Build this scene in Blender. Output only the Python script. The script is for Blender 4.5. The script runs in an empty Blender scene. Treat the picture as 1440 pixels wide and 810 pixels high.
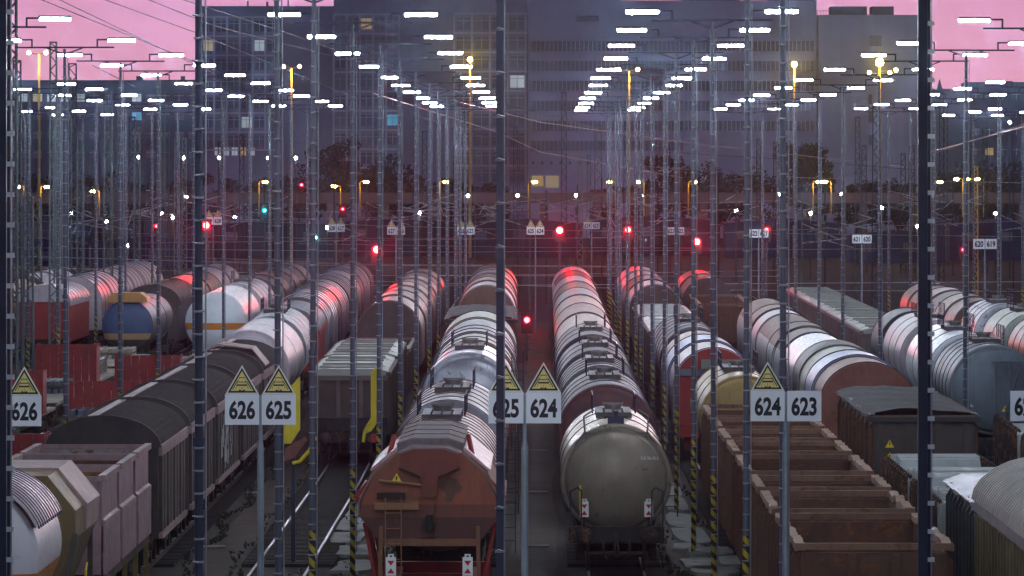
import bpy, math, random
from mathutils import Vector, Matrix
random.seed(7)
C = bpy.context.scene.collection
R = math.radians
SC = bpy.context.scene
F = 8500.0            # focal length in photo pixels (1440 wide)
VX, VY, CH = 765.0, 240.0, 10.9

# ------------------------------------------------------------------ camera
cd = bpy.data.cameras.new('camera'); cam = bpy.data.objects.new('camera', cd); C.objects.link(cam)
cam.location = (0, 0, CH); cam.rotation_euler = (R(90), 0, 0)
cd.sensor_width = 36; cd.lens = F*36/1440; cd.shift_x = -(VX-720)/1440; cd.shift_y = -(405-VY)/1440
cd.clip_start = 1; cd.clip_end = 9000
SC.camera = cam
# ------------------------------------------------------------------ world: dusk sky, pink afterglow low down, blue dusk above
w = bpy.data.worlds.new('World'); SC.world = w; w.use_nodes = True
nt = w.node_tree; nt.nodes.clear()
N = nt.nodes.new; L = nt.links.new
out = N('ShaderNodeOutputWorld'); bg = N('ShaderNodeBackground'); L(bg.outputs[0], out.inputs[0])
tc = N('ShaderNodeTexCoord'); sp = N('ShaderNodeSeparateXYZ'); L(tc.outputs['Generated'], sp.inputs[0])
ra = N('ShaderNodeValToRGB'); L(sp.outputs['Z'], ra.inputs[0])
el = ra.color_ramp.elements
el[0].position = 0.0; el[0].color = (1.30, .57, .70, 1)
el[1].position = 1.0; el[1].color = (.055, .062, .10, 1)
for p_, c_ in ((.03, (1.02, .46, .74, 1)), (.09, (.25, .18, .29, 1)), (.3, (.07, .075, .13, 1))):
    e_ = el.new(p_); e_.color = c_
nz = N('ShaderNodeTexNoise'); mp = N('ShaderNodeMapping'); mp.inputs['Scale'].default_value = (5, 5, 110)
L(tc.outputs['Generated'], mp.inputs[0]); L(mp.outputs[0], nz.inputs[0]); nz.inputs['Scale'].default_value = 2.0
mx = N('ShaderNodeMix'); mx.data_type = 'RGBA'; mx.blend_type = 'MULTIPLY'; mx.inputs[0].default_value = .25
# the half of the sky away from the sunset is dull blue grey
rb_ = N('ShaderNodeValToRGB'); L(sp.outputs['Z'], rb_.inputs[0]); eb = rb_.color_ramp.elements
eb[0].position = 0.0; eb[0].color = (.12, .165, .32, 1); eb[1].position = 1.0; eb[1].color = (.055, .062, .10, 1)
az = N('ShaderNodeMapRange'); az.interpolation_type = 'SMOOTHSTEP'; L(sp.outputs['Y'], az.inputs[0]); az.inputs[1].default_value = -.5; az.inputs[2].default_value = .85
m0 = N('ShaderNodeMix'); m0.data_type = 'RGBA'; L(az.outputs[0], m0.inputs[0]); L(rb_.outputs[0], m0.inputs[6]); L(ra.outputs[0], m0.inputs[7])
L(m0.outputs[2], mx.inputs[6]); L(nz.outputs[0], mx.inputs[7]); L(mx.outputs[2], bg.inputs[0])
bg.inputs[1].default_value = SKY = 0.75
# faint afterglow as the only sun light (sun already under the horizon behind the buildings)
sd = bpy.data.lights.new('sun', 'SUN'); sd.energy = .12; sd.angle = R(20); sd.color = (1, .6, .6)
so = bpy.data.objects.new('sun', sd); C.objects.link(so); so.rotation_euler = (R(80), 0, R(165))
SC.view_settings.view_transform = 'Standard'; SC.view_settings.look = 'None'
SC.view_settings.exposure = 0.1; SC.view_settings.gamma = 1
SC.cycles.max_bounces = 6; SC.cycles.diffuse_bounces = 2; SC.cycles.glossy_bounces = 2; SC.cycles.volume_bounces = 0
SC.cycles.transparent_max_bounces = 8
SC.cycles.use_denoising = True
LAMP_E = 720.0

# ------------------------------------------------------------------ helpers
def W(x, y, s):
    "photo pixel (x, y) at scale s px per metre -> world point"
    return Vector(((x-VX)/s, F/s, CH-(y-VY)/s))

class MB:
    def __init__(self): self.v=[]; self.f=[]; self.s=[]
    def add(self, vs, fs, smooth=False):
        o=len(self.v); self.v += [tuple(q) for q in vs]
        for q in fs: self.f.append(tuple(i+o for i in q)); self.s.append(smooth)
        return self
    def bx(self, x0,x1,y0,y1,z0,z1):
        return self.add([(x0,y0,z0),(x1,y0,z0),(x1,y1,z0),(x0,y1,z0),(x0,y0,z1),(x1,y0,z1),(x1,y1,z1),(x0,y1,z1)],
            [(0,3,2,1),(4,5,6,7),(0,1,5,4),(1,2,6,5),(2,3,7,6),(3,0,4,7)])
    def cb(self, x,y,z,sx,sy,sz): return self.bx(x-sx/2,x+sx/2,y-sy/2,y+sy/2,z-sz/2,z+sz/2)
    def tube(self, p, q, r, n=6, r2=None, smooth=True):
        p=Vector(p); q=Vector(q); d=(q-p)
        if d.length<1e-6: return self
        d.normalize(); a=d.orthogonal().normalized(); b=d.cross(a); r2=r if r2 is None else r2
        vs=[]
        for c_,rr in ((p,r),(q,r2)):
            for i in range(n):
                t=2*math.pi*(i+.5)/n; vs.append(c_+(a*math.cos(t)+b*math.sin(t))*rr)
        self.add(vs,[(i,(i+1)%n,n+(i+1)%n,n+i) for i in range(n)],smooth)
        self.add(vs,[tuple(range(n))[::-1],tuple(range(n,2*n))]); return self
    def path(self, pts, r, n=6):
        for a,b in zip(pts,pts[1:]): self.tube(a,b,r,n)
        return self
    def bar(self, p, q, wx, wz):
        "rectangular bar along p-q"
        p=Vector(p); q=Vector(q); d=(q-p).normalized(); up=Vector((0,0,1)) if abs(d.z)<.9 else Vector((0,1,0))
        a=d.cross(up).normalized()*wx/2; b=a.cross(d).normalized()*wz/2
        vs=[p-a-b,p+a-b,p+a+b,p-a+b,q-a-b,q+a-b,q+a+b,q-a+b]
        return self.add(vs,[(3,2,1,0),(4,5,6,7),(0,1,5,4),(1,2,6,5),(2,3,7,6),(3,0,4,7)])
    def prism(self, sec, y0, y1, smooth=False, caps=True, sec2=None, closed=True):
        n=len(sec); sec2=sec2 or sec
        vs=[(x,y0,z) for x,z in sec]+[(x,y1,z) for x,z in sec2]
        m=n if closed else n-1
        self.add(vs,[(i,(i+1)%n,n+(i+1)%n,n+i) for i in range(m)],smooth)
        if caps and closed: self.add(vs,[tuple(range(n))[::-1],tuple(range(n,2*n))])
        return self
    def strip(self, sec, y0, y1, t):
        "an open section line turned into a sheet of thickness t (outward = away from the centre)"
        cx=sum(x for x,_ in sec)/len(sec); cz=min(z for _,z in sec)
        o=[]
        for x,z in sec:
            d=Vector((x-cx,0,z-cz+.3)); d.normalize(); o.append((x+d.x*t,z+d.z*t))
        return self.prism(list(sec)+o[::-1],y0,y1)
    def lathe(self, prof, zc, n=36, xc=0, smooth=True, a0=0, a1=360):
        full=(a1-a0)>=360; m=n if full else n+1
        vs=[]
        for y,r in prof:
            for i in range(m):
                t=R(a0+(a1-a0)*i/n); vs.append((xc+r*math.sin(t),y,zc+r*math.cos(t)))
        fs=[]
        for k in range(len(prof)-1):
            for i in range(n):
                j=(i+1)%m if full else i+1
                fs.append((k*m+i,k*m+j,(k+1)*m+j,(k+1)*m+i))
        self.add(vs,fs,smooth); return self
    def build(self, name):
        me=bpy.data.meshes.new(name); me.from_pydata(self.v,[],self.f); me.update()
        me.polygons.foreach_set('use_smooth', self.s)
        return me

_cache={}
_default=None
def put(name, key, fn, m, parent=None, loc=(0,0,0), rot=None, scale=None, kind=None, label=None):
    if key is None or key not in _cache:
        mb=MB(); fn(mb); me=mb.build(name); me.materials.append(m)
        if key is not None: _cache[key]=me
    else: me=_cache[key]
    o=bpy.data.objects.new(name, me); C.objects.link(o)
    if me.materials[0] is not m:
        o.material_slots[0].link='OBJECT'; o.material_slots[0].material=m
    o.location=loc
    if rot: o.rotation_euler=rot
    if scale: o.scale=scale
    if parent: o.parent=parent
    if kind: o['kind']=kind
    if label: o['label']=label
    return o
def root(name, loc, label, cat, group=None, rz=0):
    o=bpy.data.objects.new(name,None); C.objects.link(o); o.location=loc; o.rotation_euler=(0,0,rz); o.empty_display_size=.5
    o['label']=label; o['category']=cat
    if group: o['group']=group
    return o
def tagt(o,label,cat,group=None):
    o['label']=label; o['category']=cat
    if group: o['group']=group
    return o

# ------------------------------------------------------------------ materials
_m={}
def mat(name, col, rough=.6, metal=0.0, var=.35, dirt=(.05,.04,.033), dirt_amt=.35, streak=.4, scale=1.2, bump=.15, rust=0.0, band=None, spec=.3):
    if name in _m: return _m[name]
    m=bpy.data.materials.new(name); m.use_nodes=True; t=m.node_tree; n=t.nodes.new; l=t.links.new
    b=t.nodes['Principled BSDF']; b.inputs['Metallic'].default_value=metal; b.inputs['Specular IOR Level'].default_value=spec
    c=n('ShaderNodeTexCoord'); oi=n('ShaderNodeObjectInfo')
    ad=n('ShaderNodeVectorMath'); ad.operation='MULTIPLY_ADD'
    l(oi.outputs['Random'],ad.inputs[0]); ad.inputs[1].default_value=(37,53,29); l(c.outputs['Object'],ad.inputs[2])
    def noise(sc,det=4,vec=None,rg=.6):
        q=n('ShaderNodeTexNoise'); q.inputs['Scale'].default_value=sc; q.inputs['Detail'].default_value=det; q.inputs['Roughness'].default_value=rg
        l(vec or ad.outputs[0],q.inputs['Vector']); return q.outputs[0]
    def mapr(v,a,b_,c_=0,d=1):
        q=n('ShaderNodeMapRange'); l(v,q.inputs[0]); q.inputs[1].default_value=a; q.inputs[2].default_value=b_; q.inputs[3].default_value=c_; q.inputs[4].default_value=d; return q.outputs[0]
    def mix(f,a,b_,mode='MIX'):
        q=n('ShaderNodeMix'); q.data_type='RGBA'; q.blend_type=mode
        if isinstance(f,float): q.inputs[0].default_value=f
        else: l(f,q.inputs[0])
        for k,x in ((6,a),(7,b_)):
            if isinstance(x,tuple): q.inputs[k].default_value=x+(1,)
            else: l(x,q.inputs[k])
        return q.outputs[2]
    base=mix(mapr(noise(scale,5),.3,.7), tuple(x*(1-var*.5) for x in col), tuple(min(1,x*(1+var*.35)) for x in col))
    if band:
        sz=n('ShaderNodeSeparateXYZ'); l(c.outputs['Object'],sz.inputs[0])
        for z0,z1,bc in band:
            g=n('ShaderNodeMath'); g.operation='GREATER_THAN'; l(sz.outputs['Z'],g.inputs[0]); g.inputs[1].default_value=z0
            h=n('ShaderNodeMath'); h.operation='LESS_THAN'; l(sz.outputs['Z'],h.inputs[0]); h.inputs[1].default_value=z1
            k=n('ShaderNodeMath'); k.operation='MULTIPLY'; l(g.outputs[0],k.inputs[0]); l(h.outputs[0],k.inputs[1])
            base=mix(k.outputs[0],base,bc)
    if streak>0:
        mp=n('ShaderNodeMapping'); mp.inputs['Scale'].default_value=(3.2,3.2,.28); l(ad.outputs[0],mp.inputs[0])
        st=mapr(noise(2.2,5,mp.outputs[0],.7),.5,.78,0,streak)
        base=mix(st,base,dirt)
    if dirt_amt>0:
        base=mix(mapr(noise(scale*.6,7,None,.72),.48,.72,0,dirt_amt),base,dirt)
    if rust>0:
        rc=mix(mapr(noise(9,3),.35,.65),(.10,.036,.016),(.20,.085,.035))
        base=mix(mapr(noise(scale*2.1,8,None,.75),.62-rust*.22,.68-rust*.18),base,rc)
    l(base,b.inputs['Base Color'])
    l(mapr(noise(scale*3,4),.3,.7,max(.05,rough-.12),min(1,rough+.15)),b.inputs['Roughness'])
    if bump>0:
        bp=n('ShaderNodeBump'); bp.inputs['Strength'].default_value=bump; bp.inputs['Distance'].default_value=.02
        l(noise(scale*7,6,None,.65),bp.inputs['Height']); l(bp.outputs[0],b.inputs['Normal'])
    _m[name]=m; return m
def emit(name,col,strength):
    if name in _m: return _m[name]
    m=bpy.data.materials.new(name); m.use_nodes=True; b=m.node_tree.nodes['Principled BSDF']
    b.inputs['Base Color'].default_value=(*[min(.8,x) for x in col],1); b.inputs['Emission Color'].default_value=(*col,1); b.inputs['Emission Strength'].default_value=strength
    _m[name]=m; return m
M={}
M['steel']=mat('galvanised_steel',(.11,.125,.16),.5,.35,.3,dirt_amt=.2,streak=.3)
M['steel_d']=mat('dark_steel',(.035,.042,.075),.5,.2,.3,dirt_amt=.2)
M['steel_l']=mat('pale_steel',(.28,.29,.32),.45,.3,.3,dirt_amt=.2)
M['under']=mat('underframe_black',(.022,.020,.019),.8,0,.4,dirt_amt=.5,rust=.25)
M['under_r']=mat('underframe_rust',(.045,.03,.023),.85,0,.4,dirt_amt=.5,rust=.5)
M['under_red']=mat('underframe_red',(.30,.03,.025),.6,0,.4)
M['wheel']=mat('wheel_steel',(.035,.03,.028),.6,.4,.3,rust=.4)
M['rail']=mat('rail_polished',(.42,.40,.39),.38,.9,.2,dirt_amt=.15,streak=0,bump=0)
M['raild']=mat('rail_rusty',(.07,.045,.035),.8,.2,.3,streak=0)
M['sleeper']=mat('sleeper_wood',(.035,.028,.026),.9,0,.5,streak=0)
M['lat']=mat('mast_green_grey',(.10,.135,.13),.7,.1,.3)
M['lat_d']=mat('mast_dark',(.045,.055,.07),.7,.1,.3)
M['lat_l']=mat('mast_pale_green',(.32,.40,.32),.7,.1,.3)
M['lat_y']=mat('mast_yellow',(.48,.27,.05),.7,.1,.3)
M['wire']=mat('wire_metal',(.50,.48,.52),.35,.5,.1,streak=0,bump=0)
M['wire_d']=mat('wire_dark',(.05,.045,.06),.6,.3,.1,streak=0,bump=0)
M['yellow']=mat('yellow_paint',(.75,.58,.03),.5,0,.2,dirt_amt=.25)
M['white']=mat('white_paint',(.75,.75,.74),.5,0,.1,dirt_amt=.06,streak=.08)
M['signwhite']=mat('sign_white',(.80,.81,.84),.5,0,.06,dirt_amt=.05,streak=.05,bump=0)
M['signyel']=mat('sign_yellow',(.80,.66,.22),.5,0,.1,dirt_amt=.1,streak=.05,bump=0)
M['signrim']=mat('sign_rim',(.78,.78,.66),.5,0,.1,dirt_amt=.1,streak=.05,bump=0)
M['black']=mat('black_print',(.012,.014,.02),.5,0,0,dirt_amt=0,streak=0,bump=0)
M['red']=mat('red_print',(.45,.02,.02),.5,0,0,dirt_amt=.1,streak=0,bump=0)
M['concrete']=mat('concrete_pale',(.30,.30,.28),.85,0,.4,dirt_amt=.6,streak=0,scale=2.5)
M['lamp']=emit('lamp_glow',(.80,.90,1.0),LAMP_E)
_lt=M['lamp'].node_tree; _oi=_lt.nodes.new('ShaderNodeObjectInfo'); _mr=_lt.nodes.new('ShaderNodeMapRange'); _lt.links.new(_oi.outputs['Random'],_mr.inputs[0]); _mr.inputs[3].default_value=LAMP_E*.55; _mr.inputs[4].default_value=LAMP_E*1.45; _lt.links.new(_mr.outputs[0],_lt.nodes['Principled BSDF'].inputs['Emission Strength'])
M['lamphouse']=mat('lamp_housing',(.12,.13,.15),.5,.3)
M['sred']=emit('signal_red_glow',(1.0,.0016,.0016),1700)
M['sred2']=emit('signal_red_small_glow',(1.0,.002,.004),700)
M['sred3']=emit('signal_red_low_glow',(1.0,.004,.006),350)
M['steal']=emit('signal_teal_glow',(.02,.75,.7),600)
M['sod']=emit('sodium_glow',(1.0,.55,.08),260)
M['sodb']=emit('sodium_bright_glow',(1.0,.52,.06),420)
M['wled']=emit('small_white_glow',(.95,.97,1.0),120)
# black / yellow diagonal warning stripes (flat paint)
def stripes():
    m=bpy.data.materials.new('warning_stripes'); m.use_nodes=True; t=m.node_tree; n=t.nodes.new; l=t.links.new
    b=t.nodes['Principled BSDF']; c=n('ShaderNodeTexCoord'); s=n('ShaderNodeSeparateXYZ'); l(c.outputs['Object'],s.inputs[0])
    a=n('ShaderNodeMath'); a.operation='ADD'; l(s.outputs['X'],a.inputs[0]); l(s.outputs['Z'],a.inputs[1])
    k=n('ShaderNodeMath'); k.operation='MULTIPLY'; l(a.outputs[0],k.inputs[0]); k.inputs[1].default_value=3.3
    f=n('ShaderNodeMath'); f.operation='FRACT'; l(k.outputs[0],f.inputs[0])
    g=n('ShaderNodeMath'); g.operation='GREATER_THAN'; l(f.outputs[0],g.inputs[0]); g.inputs[1].default_value=.5
    x=n('ShaderNodeMix'); x.data_type='RGBA'; l(g.outputs[0],x.inputs[0]); x.inputs[6].default_value=(.02,.02,.02,1); x.inputs[7].default_value=(.55,.42,.03,1)
    q=n('ShaderNodeTexNoise'); q.inputs['Scale'].default_value=6
    y=n('ShaderNodeMix'); y.data_type='RGBA'; y.blend_type='MULTIPLY'; y.inputs[0].default_value=.5; l(x.outputs[2],y.inputs[6]); l(q.outputs[0],y.inputs[7])
    l(y.outputs[2],b.inputs['Base Color']); b.inputs['Roughness'].default_value=.6
    return m
M['stripes']=stripes()
def P(name,col,**k): return mat(name,col,**k)
# ------------------------------------------------------------------ ground and tracks
def ground_mat():
    m=bpy.data.materials.new('ballast_ground'); m.use_nodes=True; t=m.node_tree; n=t.nodes.new; l=t.links.new
    b=t.nodes['Principled BSDF']; b.inputs['Roughness'].default_value=.92; c=n('ShaderNodeTexCoord')
    def nz(sc,det,mpv=None):
        q=n('ShaderNodeTexNoise'); q.inputs['Scale'].default_value=sc; q.inputs['Detail'].default_value=det; q.inputs['Roughness'].default_value=.65
        if mpv:
            mp=n('ShaderNodeMapping'); mp.inputs['Scale'].default_value=mpv; l(c.outputs['Object'],mp.inputs[0]); l(mp.outputs[0],q.inputs[0])
        else: l(c.outputs['Object'],q.inputs[0])
        return q.outputs[0]
    r=n('ShaderNodeValToRGB'); l(nz(.35,6,(1,.35,1)),r.inputs[0]); e=r.color_ramp.elements
    e[0].position=.35; e[0].color=(.042,.033,.028,1); e[1].position=.68; e[1].color=(.085,.06,.048,1)
    k=e.new(.55); k.color=(.075,.056,.045,1)
    v=n('ShaderNodeTexVoronoi'); v.inputs['Scale'].default_value=9; l(c.outputs['Object'],v.inputs['Vector'])
    x=n('ShaderNodeMix'); x.data_type='RGBA'; x.blend_type='MULTIPLY'; x.inputs[0].default_value=.75; l(r.outputs[0],x.inputs[6]); l(v.outputs['Color'],x.inputs[7])
    g=n('ShaderNodeMapRange'); l(nz(.5,5,(1,.4,1)),g.inputs[0]); g.inputs[1].default_value=.56; g.inputs[2].default_value=.66
    y=n('ShaderNodeMix'); y.data_type='RGBA'; l(g.outputs[0],y.inputs[0]); l(x.outputs[2],y.inputs[6]); y.inputs[7].default_value=(.035,.042,.022,1)
    l(y.outputs[2],b.inputs['Base Color'])
    bp=n('ShaderNodeBump'); bp.inputs['Distance'].default_value=.06; bp.inputs['Strength'].default_value=.7; l(v.outputs['Distance'],bp.inputs['Height']); l(bp.outputs[0],b.inputs['Normal'])
    return m
M['ground']=ground_mat()
M['path']=mat('cinder_path',(.085,.058,.045),.9,0,.5,dirt_amt=.5,streak=0,scale=.5,bump=.4)
put('ground',None,lambda mb: mb.add([(-1500,-60,-.25),(1500,-60,-.25),(1500,4800,-.25),(-1500,4800,-.25)],[(0,1,2,3)]),M['ground'],kind='structure')

def interp(tab, s):
    tab=sorted(tab)
    if s<=tab[0][0]: return tab[0][1]
    for (a,xa),(b,xb) in zip(tab,tab[1:]):
        if s<=b: return xa+(xb-xa)*(s-a)/(b-a)
    return tab[-1][1]
TR={'A':[(19,-3.55),(25,-3.15),(38,-2.6)],'B':[(19,2.03),(30,1.96)],'C':[(19,6.5),(30,6.45)],'D':[(22,12.0),(30,11.5),(40,11.05)],
    'E':[(22,17.3),(28,17.0),(39,16.3),(48,15.6)],'F':[(24,22.6),(30,22.3)],'L1':[(20,-8.1),(28,-7.7),(38,-7.2)],'L2':[(19,-13.9),(34,-11.7)],
    'L3':[(20,-18.2),(26,-17.5),(40,-16.4)],'L4':[(20,-23.2),(27,-22.1),(40,-21)],'L5':[(20,-28),(30,-26.8)],'L6':[(20,-33),(30,-31.5)]}
def TX(t,s): return interp(TR[t],s)
SS=[70,60,50,44,40,36,32,30,28,26,24,22,20,18,16]
for t in TR:
    tr=bpy.data.objects.new('rail_track',None); C.objects.link(tr); tr['kind']='structure'
    for sd in (-1,1):
        def rl(mb,sd=sd):
            for a,b in zip(SS,SS[1:]):
                p=(TX(t,a)+sd*.75,F/a,-.07); q=(TX(t,b)+sd*.75,F/b,-.07)
                mb.bar(p,q,.075,.14)
        def rt(mb,sd=sd):
            for a,b in zip(SS,SS[1:]):
                p=(TX(t,a)+sd*.75,F/a,.008); q=(TX(t,b)+sd*.75,F/b,.008)
                mb.bar(p,q,.07,.016)
        r1=put('rail',None,rl,M['raild'],tr); put('rail_head',None,rt,M['rail'],r1)
    def slp(mb):
        y=170.0
        while y<640:
            s=F/y; x=TX(t,s); mb.cb(x,y,-.2,2.6,.26,.12); y+=.63
    if t in ('A','B','C','D','L1','L2'): put('sleepers',None,slp,M['sleeper'],tr,kind='stuff')
# cinder walkways between the tracks
def walk(x0,x1,s0,s1,z=-.235):
    def fn(mb):
        n=40; y0=F/s0; y1=F/s1
        for side in (0,):
            vs=[]; 
            for i in range(n+1):
                y=y0+(y1-y0)*i/n
                vs += [(x0+random.uniform(-.12,.12),y,z),(x1+random.uniform(-.12,.12),y,z)]
            mb.add(vs,[(2*i,2*i+1,2*i+3,2*i+2) for i in range(n)])
    put('path',None,fn,M['path'],kind='structure')
walk(-9.95,-8.75,72,20); walk(-5.6,-4.3,72,20); walk(-1.0,.35,90,19); walk(3.6,4.9,72,20); walk(8.2,9.2,70,22); walk(13.0,14.2,60,22)
# concrete slabs, scattered cover plates
def slab(x,y,sx,sy,h,label):
    def fn(mb):
        n=10; pts=[]
        for i in range(n):
            a=2*math.pi*i/n; k=random.uniform(.8,1.1); cx=max(-1,min(1,1.35*math.cos(a))); cy=max(-1,min(1,1.35*math.sin(a)))
            pts.append((cx*sx/2*k,cy*sy/2*k))
        vs=[(px,py,0) for px,py in pts]+[(px,py,h) for px,py in pts]
        mb.add(vs,[tuple(range(n))[::-1],tuple(range(n,2*n))]+[(i,(i+1)%n,n+(i+1)%n,n+i) for i in range(n)])
    o=put('concrete_slab',None,fn,M['concrete'],loc=(x,y,-.23)); tagt(o,label,'slab','broken concrete slabs along the track')
ords=['first','second','third','fourth','fifth','sixth','seventh','eighth','ninth','tenth','eleventh','twelfth','thirteenth','fourteenth','fifteenth','sixteenth','seventeenth','eighteenth','nineteenth','twentieth','twenty-first','twenty-second','twenty-third','twenty-fourth','twenty-fifth','twenty-sixth']
k=0
for (px,py,wd,dp) in ((985,797,1.1,5),(1000,778,1.3,4.5),(972,756,1.0,8),(956,735,.9,8),(951,713,.7,9),(946,692,.6,10),(965,772,.8,3),(1008,806,1.4,3.4),(1030,792,.7,4)):
    s=(py-VY)/(CH+.23); slab((px-VX)/s,F/s,wd,dp,.1,f'{ords[k]} pale broken concrete slab from the bottom, right of the olive tank wagon'); k+=1
k=0
for (px,py,wd,dp) in ((497,800,1.1,5),(503,778,1.2,5),(490,760,1.0,6),(498,740,.9,8),(505,722,.8,8)):
    s=(py-VY)/(CH+.23); slab((px-VX)/s,F/s,wd,dp,.1,f'{ords[k]} pale concrete slab from the bottom edge, beside the rust brown hopper wagon'); k+=1
for j,(px,py,wd) in enumerate(((758,634,.55),(757,692,.5),(756,768,.5),(300,769,.55),(357,693,.5),(445,714,.7),(447,746,.5),(395,776,.6),(420,755,.5))):
    s=(py-VY)/(CH+.2); 
    o=put('cable_cover','cablecover',lambda mb: mb.bx(-.5,.5,-.15,.15,0,.03),M['pale'] if 'pale' in M else M['concrete'],loc=((px-VX)/s,F/s,-.222+.02),scale=(wd*1.3,2.2,1))
    tagt(o,['pale cover strip on the dark gap left of the olive tank wagon, farthest','pale cover strip on the dark gap left of the olive tank wagon, middle one','pale cover strip on the dark gap left of the olive tank wagon, nearest','pale cover strip on the cinder path beside the brown covered wagon, nearer one','pale cover strip on the cinder path behind the 626 sign post','pale strip between the empty rails, farthest of four','pale strip between the empty rails, second farthest','pale strip between the empty rails, nearest of four','pale strip between the empty rails, third farthest'][j],'cover strip','pale cover strips on the ballast')
# low weeds along the ballast shoulders
def weeds(mb):
    rr=random.Random(3)
    for (x0,x1,s0,s1,n) in ((-6.1,-5.6,56,34,260),(-8.9,-8.5,60,34,240),(3.2,3.7,56,40,260),(-4.5,-4.0,56,38,240),(4.9,5.2,60,40,180),(-10.2,-9.9,60,36,400),(-7.2-.6,-7.2+.6,56,36,160)):
        for i in range(n):
            y=rr.uniform(F/s0,F/s1); x=rr.uniform(x0,x1)+.25*math.sin(y*.35); h=rr.uniform(.03,.10)*(1.6 if math.sin(y*.9+x0)>.3 else .6)
            for q in range(4):
                a=rr.uniform(0,3.14); dx=.035*math.cos(a); dy=.035*math.sin(a); lx=rr.uniform(-.08,.08)
                mb.add([(x-dx,y-dy,-.24),(x+dx,y+dy,-.24),(x+lx,y,h-.2)],[(0,1,2)])
put('weeds',None,weeds,mat('weeds_green',(.055,.06,.038),.9,0,.6,streak=0,bump=0,dirt_amt=.3),kind='stuff')

# ------------------------------------------------------------------ wagons
def sect_arch(hw, z0, ze, zt, n=12):
    "body section: straight sides to the eave ze, elliptical roof to zt"
    pts=[(-hw,z0),(-hw,ze)]
    for i in range(1,n): a=math.pi*i/n; pts.append((-hw*math.cos(a),ze+(zt-ze)*math.sin(a)))
    return pts+[(hw,ze),(hw,z0)]
def arch_line(hw,ze,zt,n=14,drop=0):
    pts=[(-hw,ze-drop)] if drop else []
    for i in range(0,n+1): a=math.pi*i/n; pts.append((-hw*math.cos(a),ze+(zt-ze)*math.sin(a)))
    return pts+([(hw,ze-drop)] if drop else [])

def under(w, Lg, near=True, m=None, sidez=1.12, signs=False):
    m=m or M['under']
    put('frame',('frame',Lg),lambda b:(b.bx(-1.05,-.8,.35,Lg-.35,.85,1.15),b.bx(.8,1.05,.35,Lg-.35,.85,1.15),b.bx(-.8,.8,2,2.3,.9,1.1),b.bx(-.8,.8,Lg-2.3,Lg-2,.9,1.1)),m,w)
    put('buffer_beam','bbeam',lambda b:(b.bx(-1.3,1.3,0,.3,.82,1.26),b.bx(-.55,-.45,-.04,0,.86,1.2),b.bx(.45,.55,-.04,0,.86,1.2)),m,w,(0,.1,0))
    put('buffer_beam','bbeam2',lambda b:b.bx(-1.3,1.3,-.3,0,.82,1.26),m,w,(0,Lg-.1,0))
    if near:
        for sd in (-.875,.875):
            bu=put('buffer','buf',lambda b:(b.tube((0,0,0),(0,-.42,0),.11,12),b.tube((0,0,0),(0,-.2,0),.15,12)),m,w,(sd,.1,1.05))
            put('buffer_head','bufh',lambda b:b.lathe([(-.46,.0),(-.47,.2),(-.44,.24),(-.4,.24),(-.4,0)],0,20),m,bu)
        put('coupling_hook','hook',lambda b:(b.bx(-.06,.06,-.3,.1,.92,1.1),b.path([(0,-.25,1.0),(-.05,-.34,.7),(-.03,-.3,.45)],.03),b.path([(0,-.25,1.0),(.05,-.34,.7),(.03,-.3,.45)],.03)),M['wheel'],w)
        put('brake_hose','hose',lambda b:(b.path([(.35,-.02,.9),(.36,-.16,.75),(.33,-.17,.5),(.25,-.12,.4)],.03),b.path([(-.35,-.02,.9),(-.36,-.16,.75),(-.33,-.17,.5),(-.25,-.12,.4)],.03)),M['under'],w)
    def bog(b):
        for sd in (-1,1):
            b.bx(sd*1.0-.07,sd*1.0+.07,-1.35,1.35,.5,.78)
            b.bx(sd*1.0-.1,sd*1.0+.1,-1.1,-.7,.3,.62); b.bx(sd*1.0-.1,sd*1.0+.1,.7,1.1,.3,.62)
        b.bx(-1,1,-.2,.2,.5,.8)
    def ws(b):
        for sd in (-1,1): b.tube((sd*.72,0,.46),(sd*.82,0,.46),.46,18)
        b.tube((-.72,0,.46),(.72,0,.46),.08,8)
    for y in (2.0,Lg-2.0):
        bo=put('bogie','bogie',bog,m,w,(0,y,0))
        if near or y<3:
            for q in (-.9,.9): put('wheelset','wset',ws,M['wheel'],bo,(0,q,0))
    if signs:
        for sd in (-.87,.87): tailsign(w,(sd,-.05,1.32))
def tailsign(w,loc,post=.35):
    t=put('tail_sign_post','tsp',lambda b:b.bx(-.04,.04,-.03,.03,-.1,post),M['under'],w,loc)
    p=put('tail_sign','tsb',lambda b:(b.bx(-.17,.17,-.015,.015,0,.62),b.bx(-.1,-.04,-.015,.015,.62,.68),b.bx(.04,.1,-.015,.015,.62,.68),b.bx(-.1,.1,-.015,.015,.68,.72)),M['white'],t,(0,-.05,.22),scale=(.68,1,.68))
    p.name='sign_board'
    q=put('red_marks','tsm',lambda b:(b.add([(-.12,-.022,.5),(.12,-.022,.5),(0,-.022,.33),(-.12,-.016,.5),(.12,-.016,.5),(0,-.016,.33)],[(0,2,1),(3,4,5),(0,1,4,3),(1,2,5,4),(2,0,3,5)]),
        b.add([(-.12,-.022,.08),(.12,-.022,.08),(0,-.022,.25),(-.12,-.016,.08),(.12,-.016,.08),(0,-.016,.25)],[(0,1,2),(3,5,4),(0,3,4,1),(1,4,5,2),(2,5,3,0)])),M['red'],t,(0,-.05,.22),scale=(.68,1,.68))
def rail_loop(b,pts,r=.025): b.path(pts,r,6)
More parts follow.
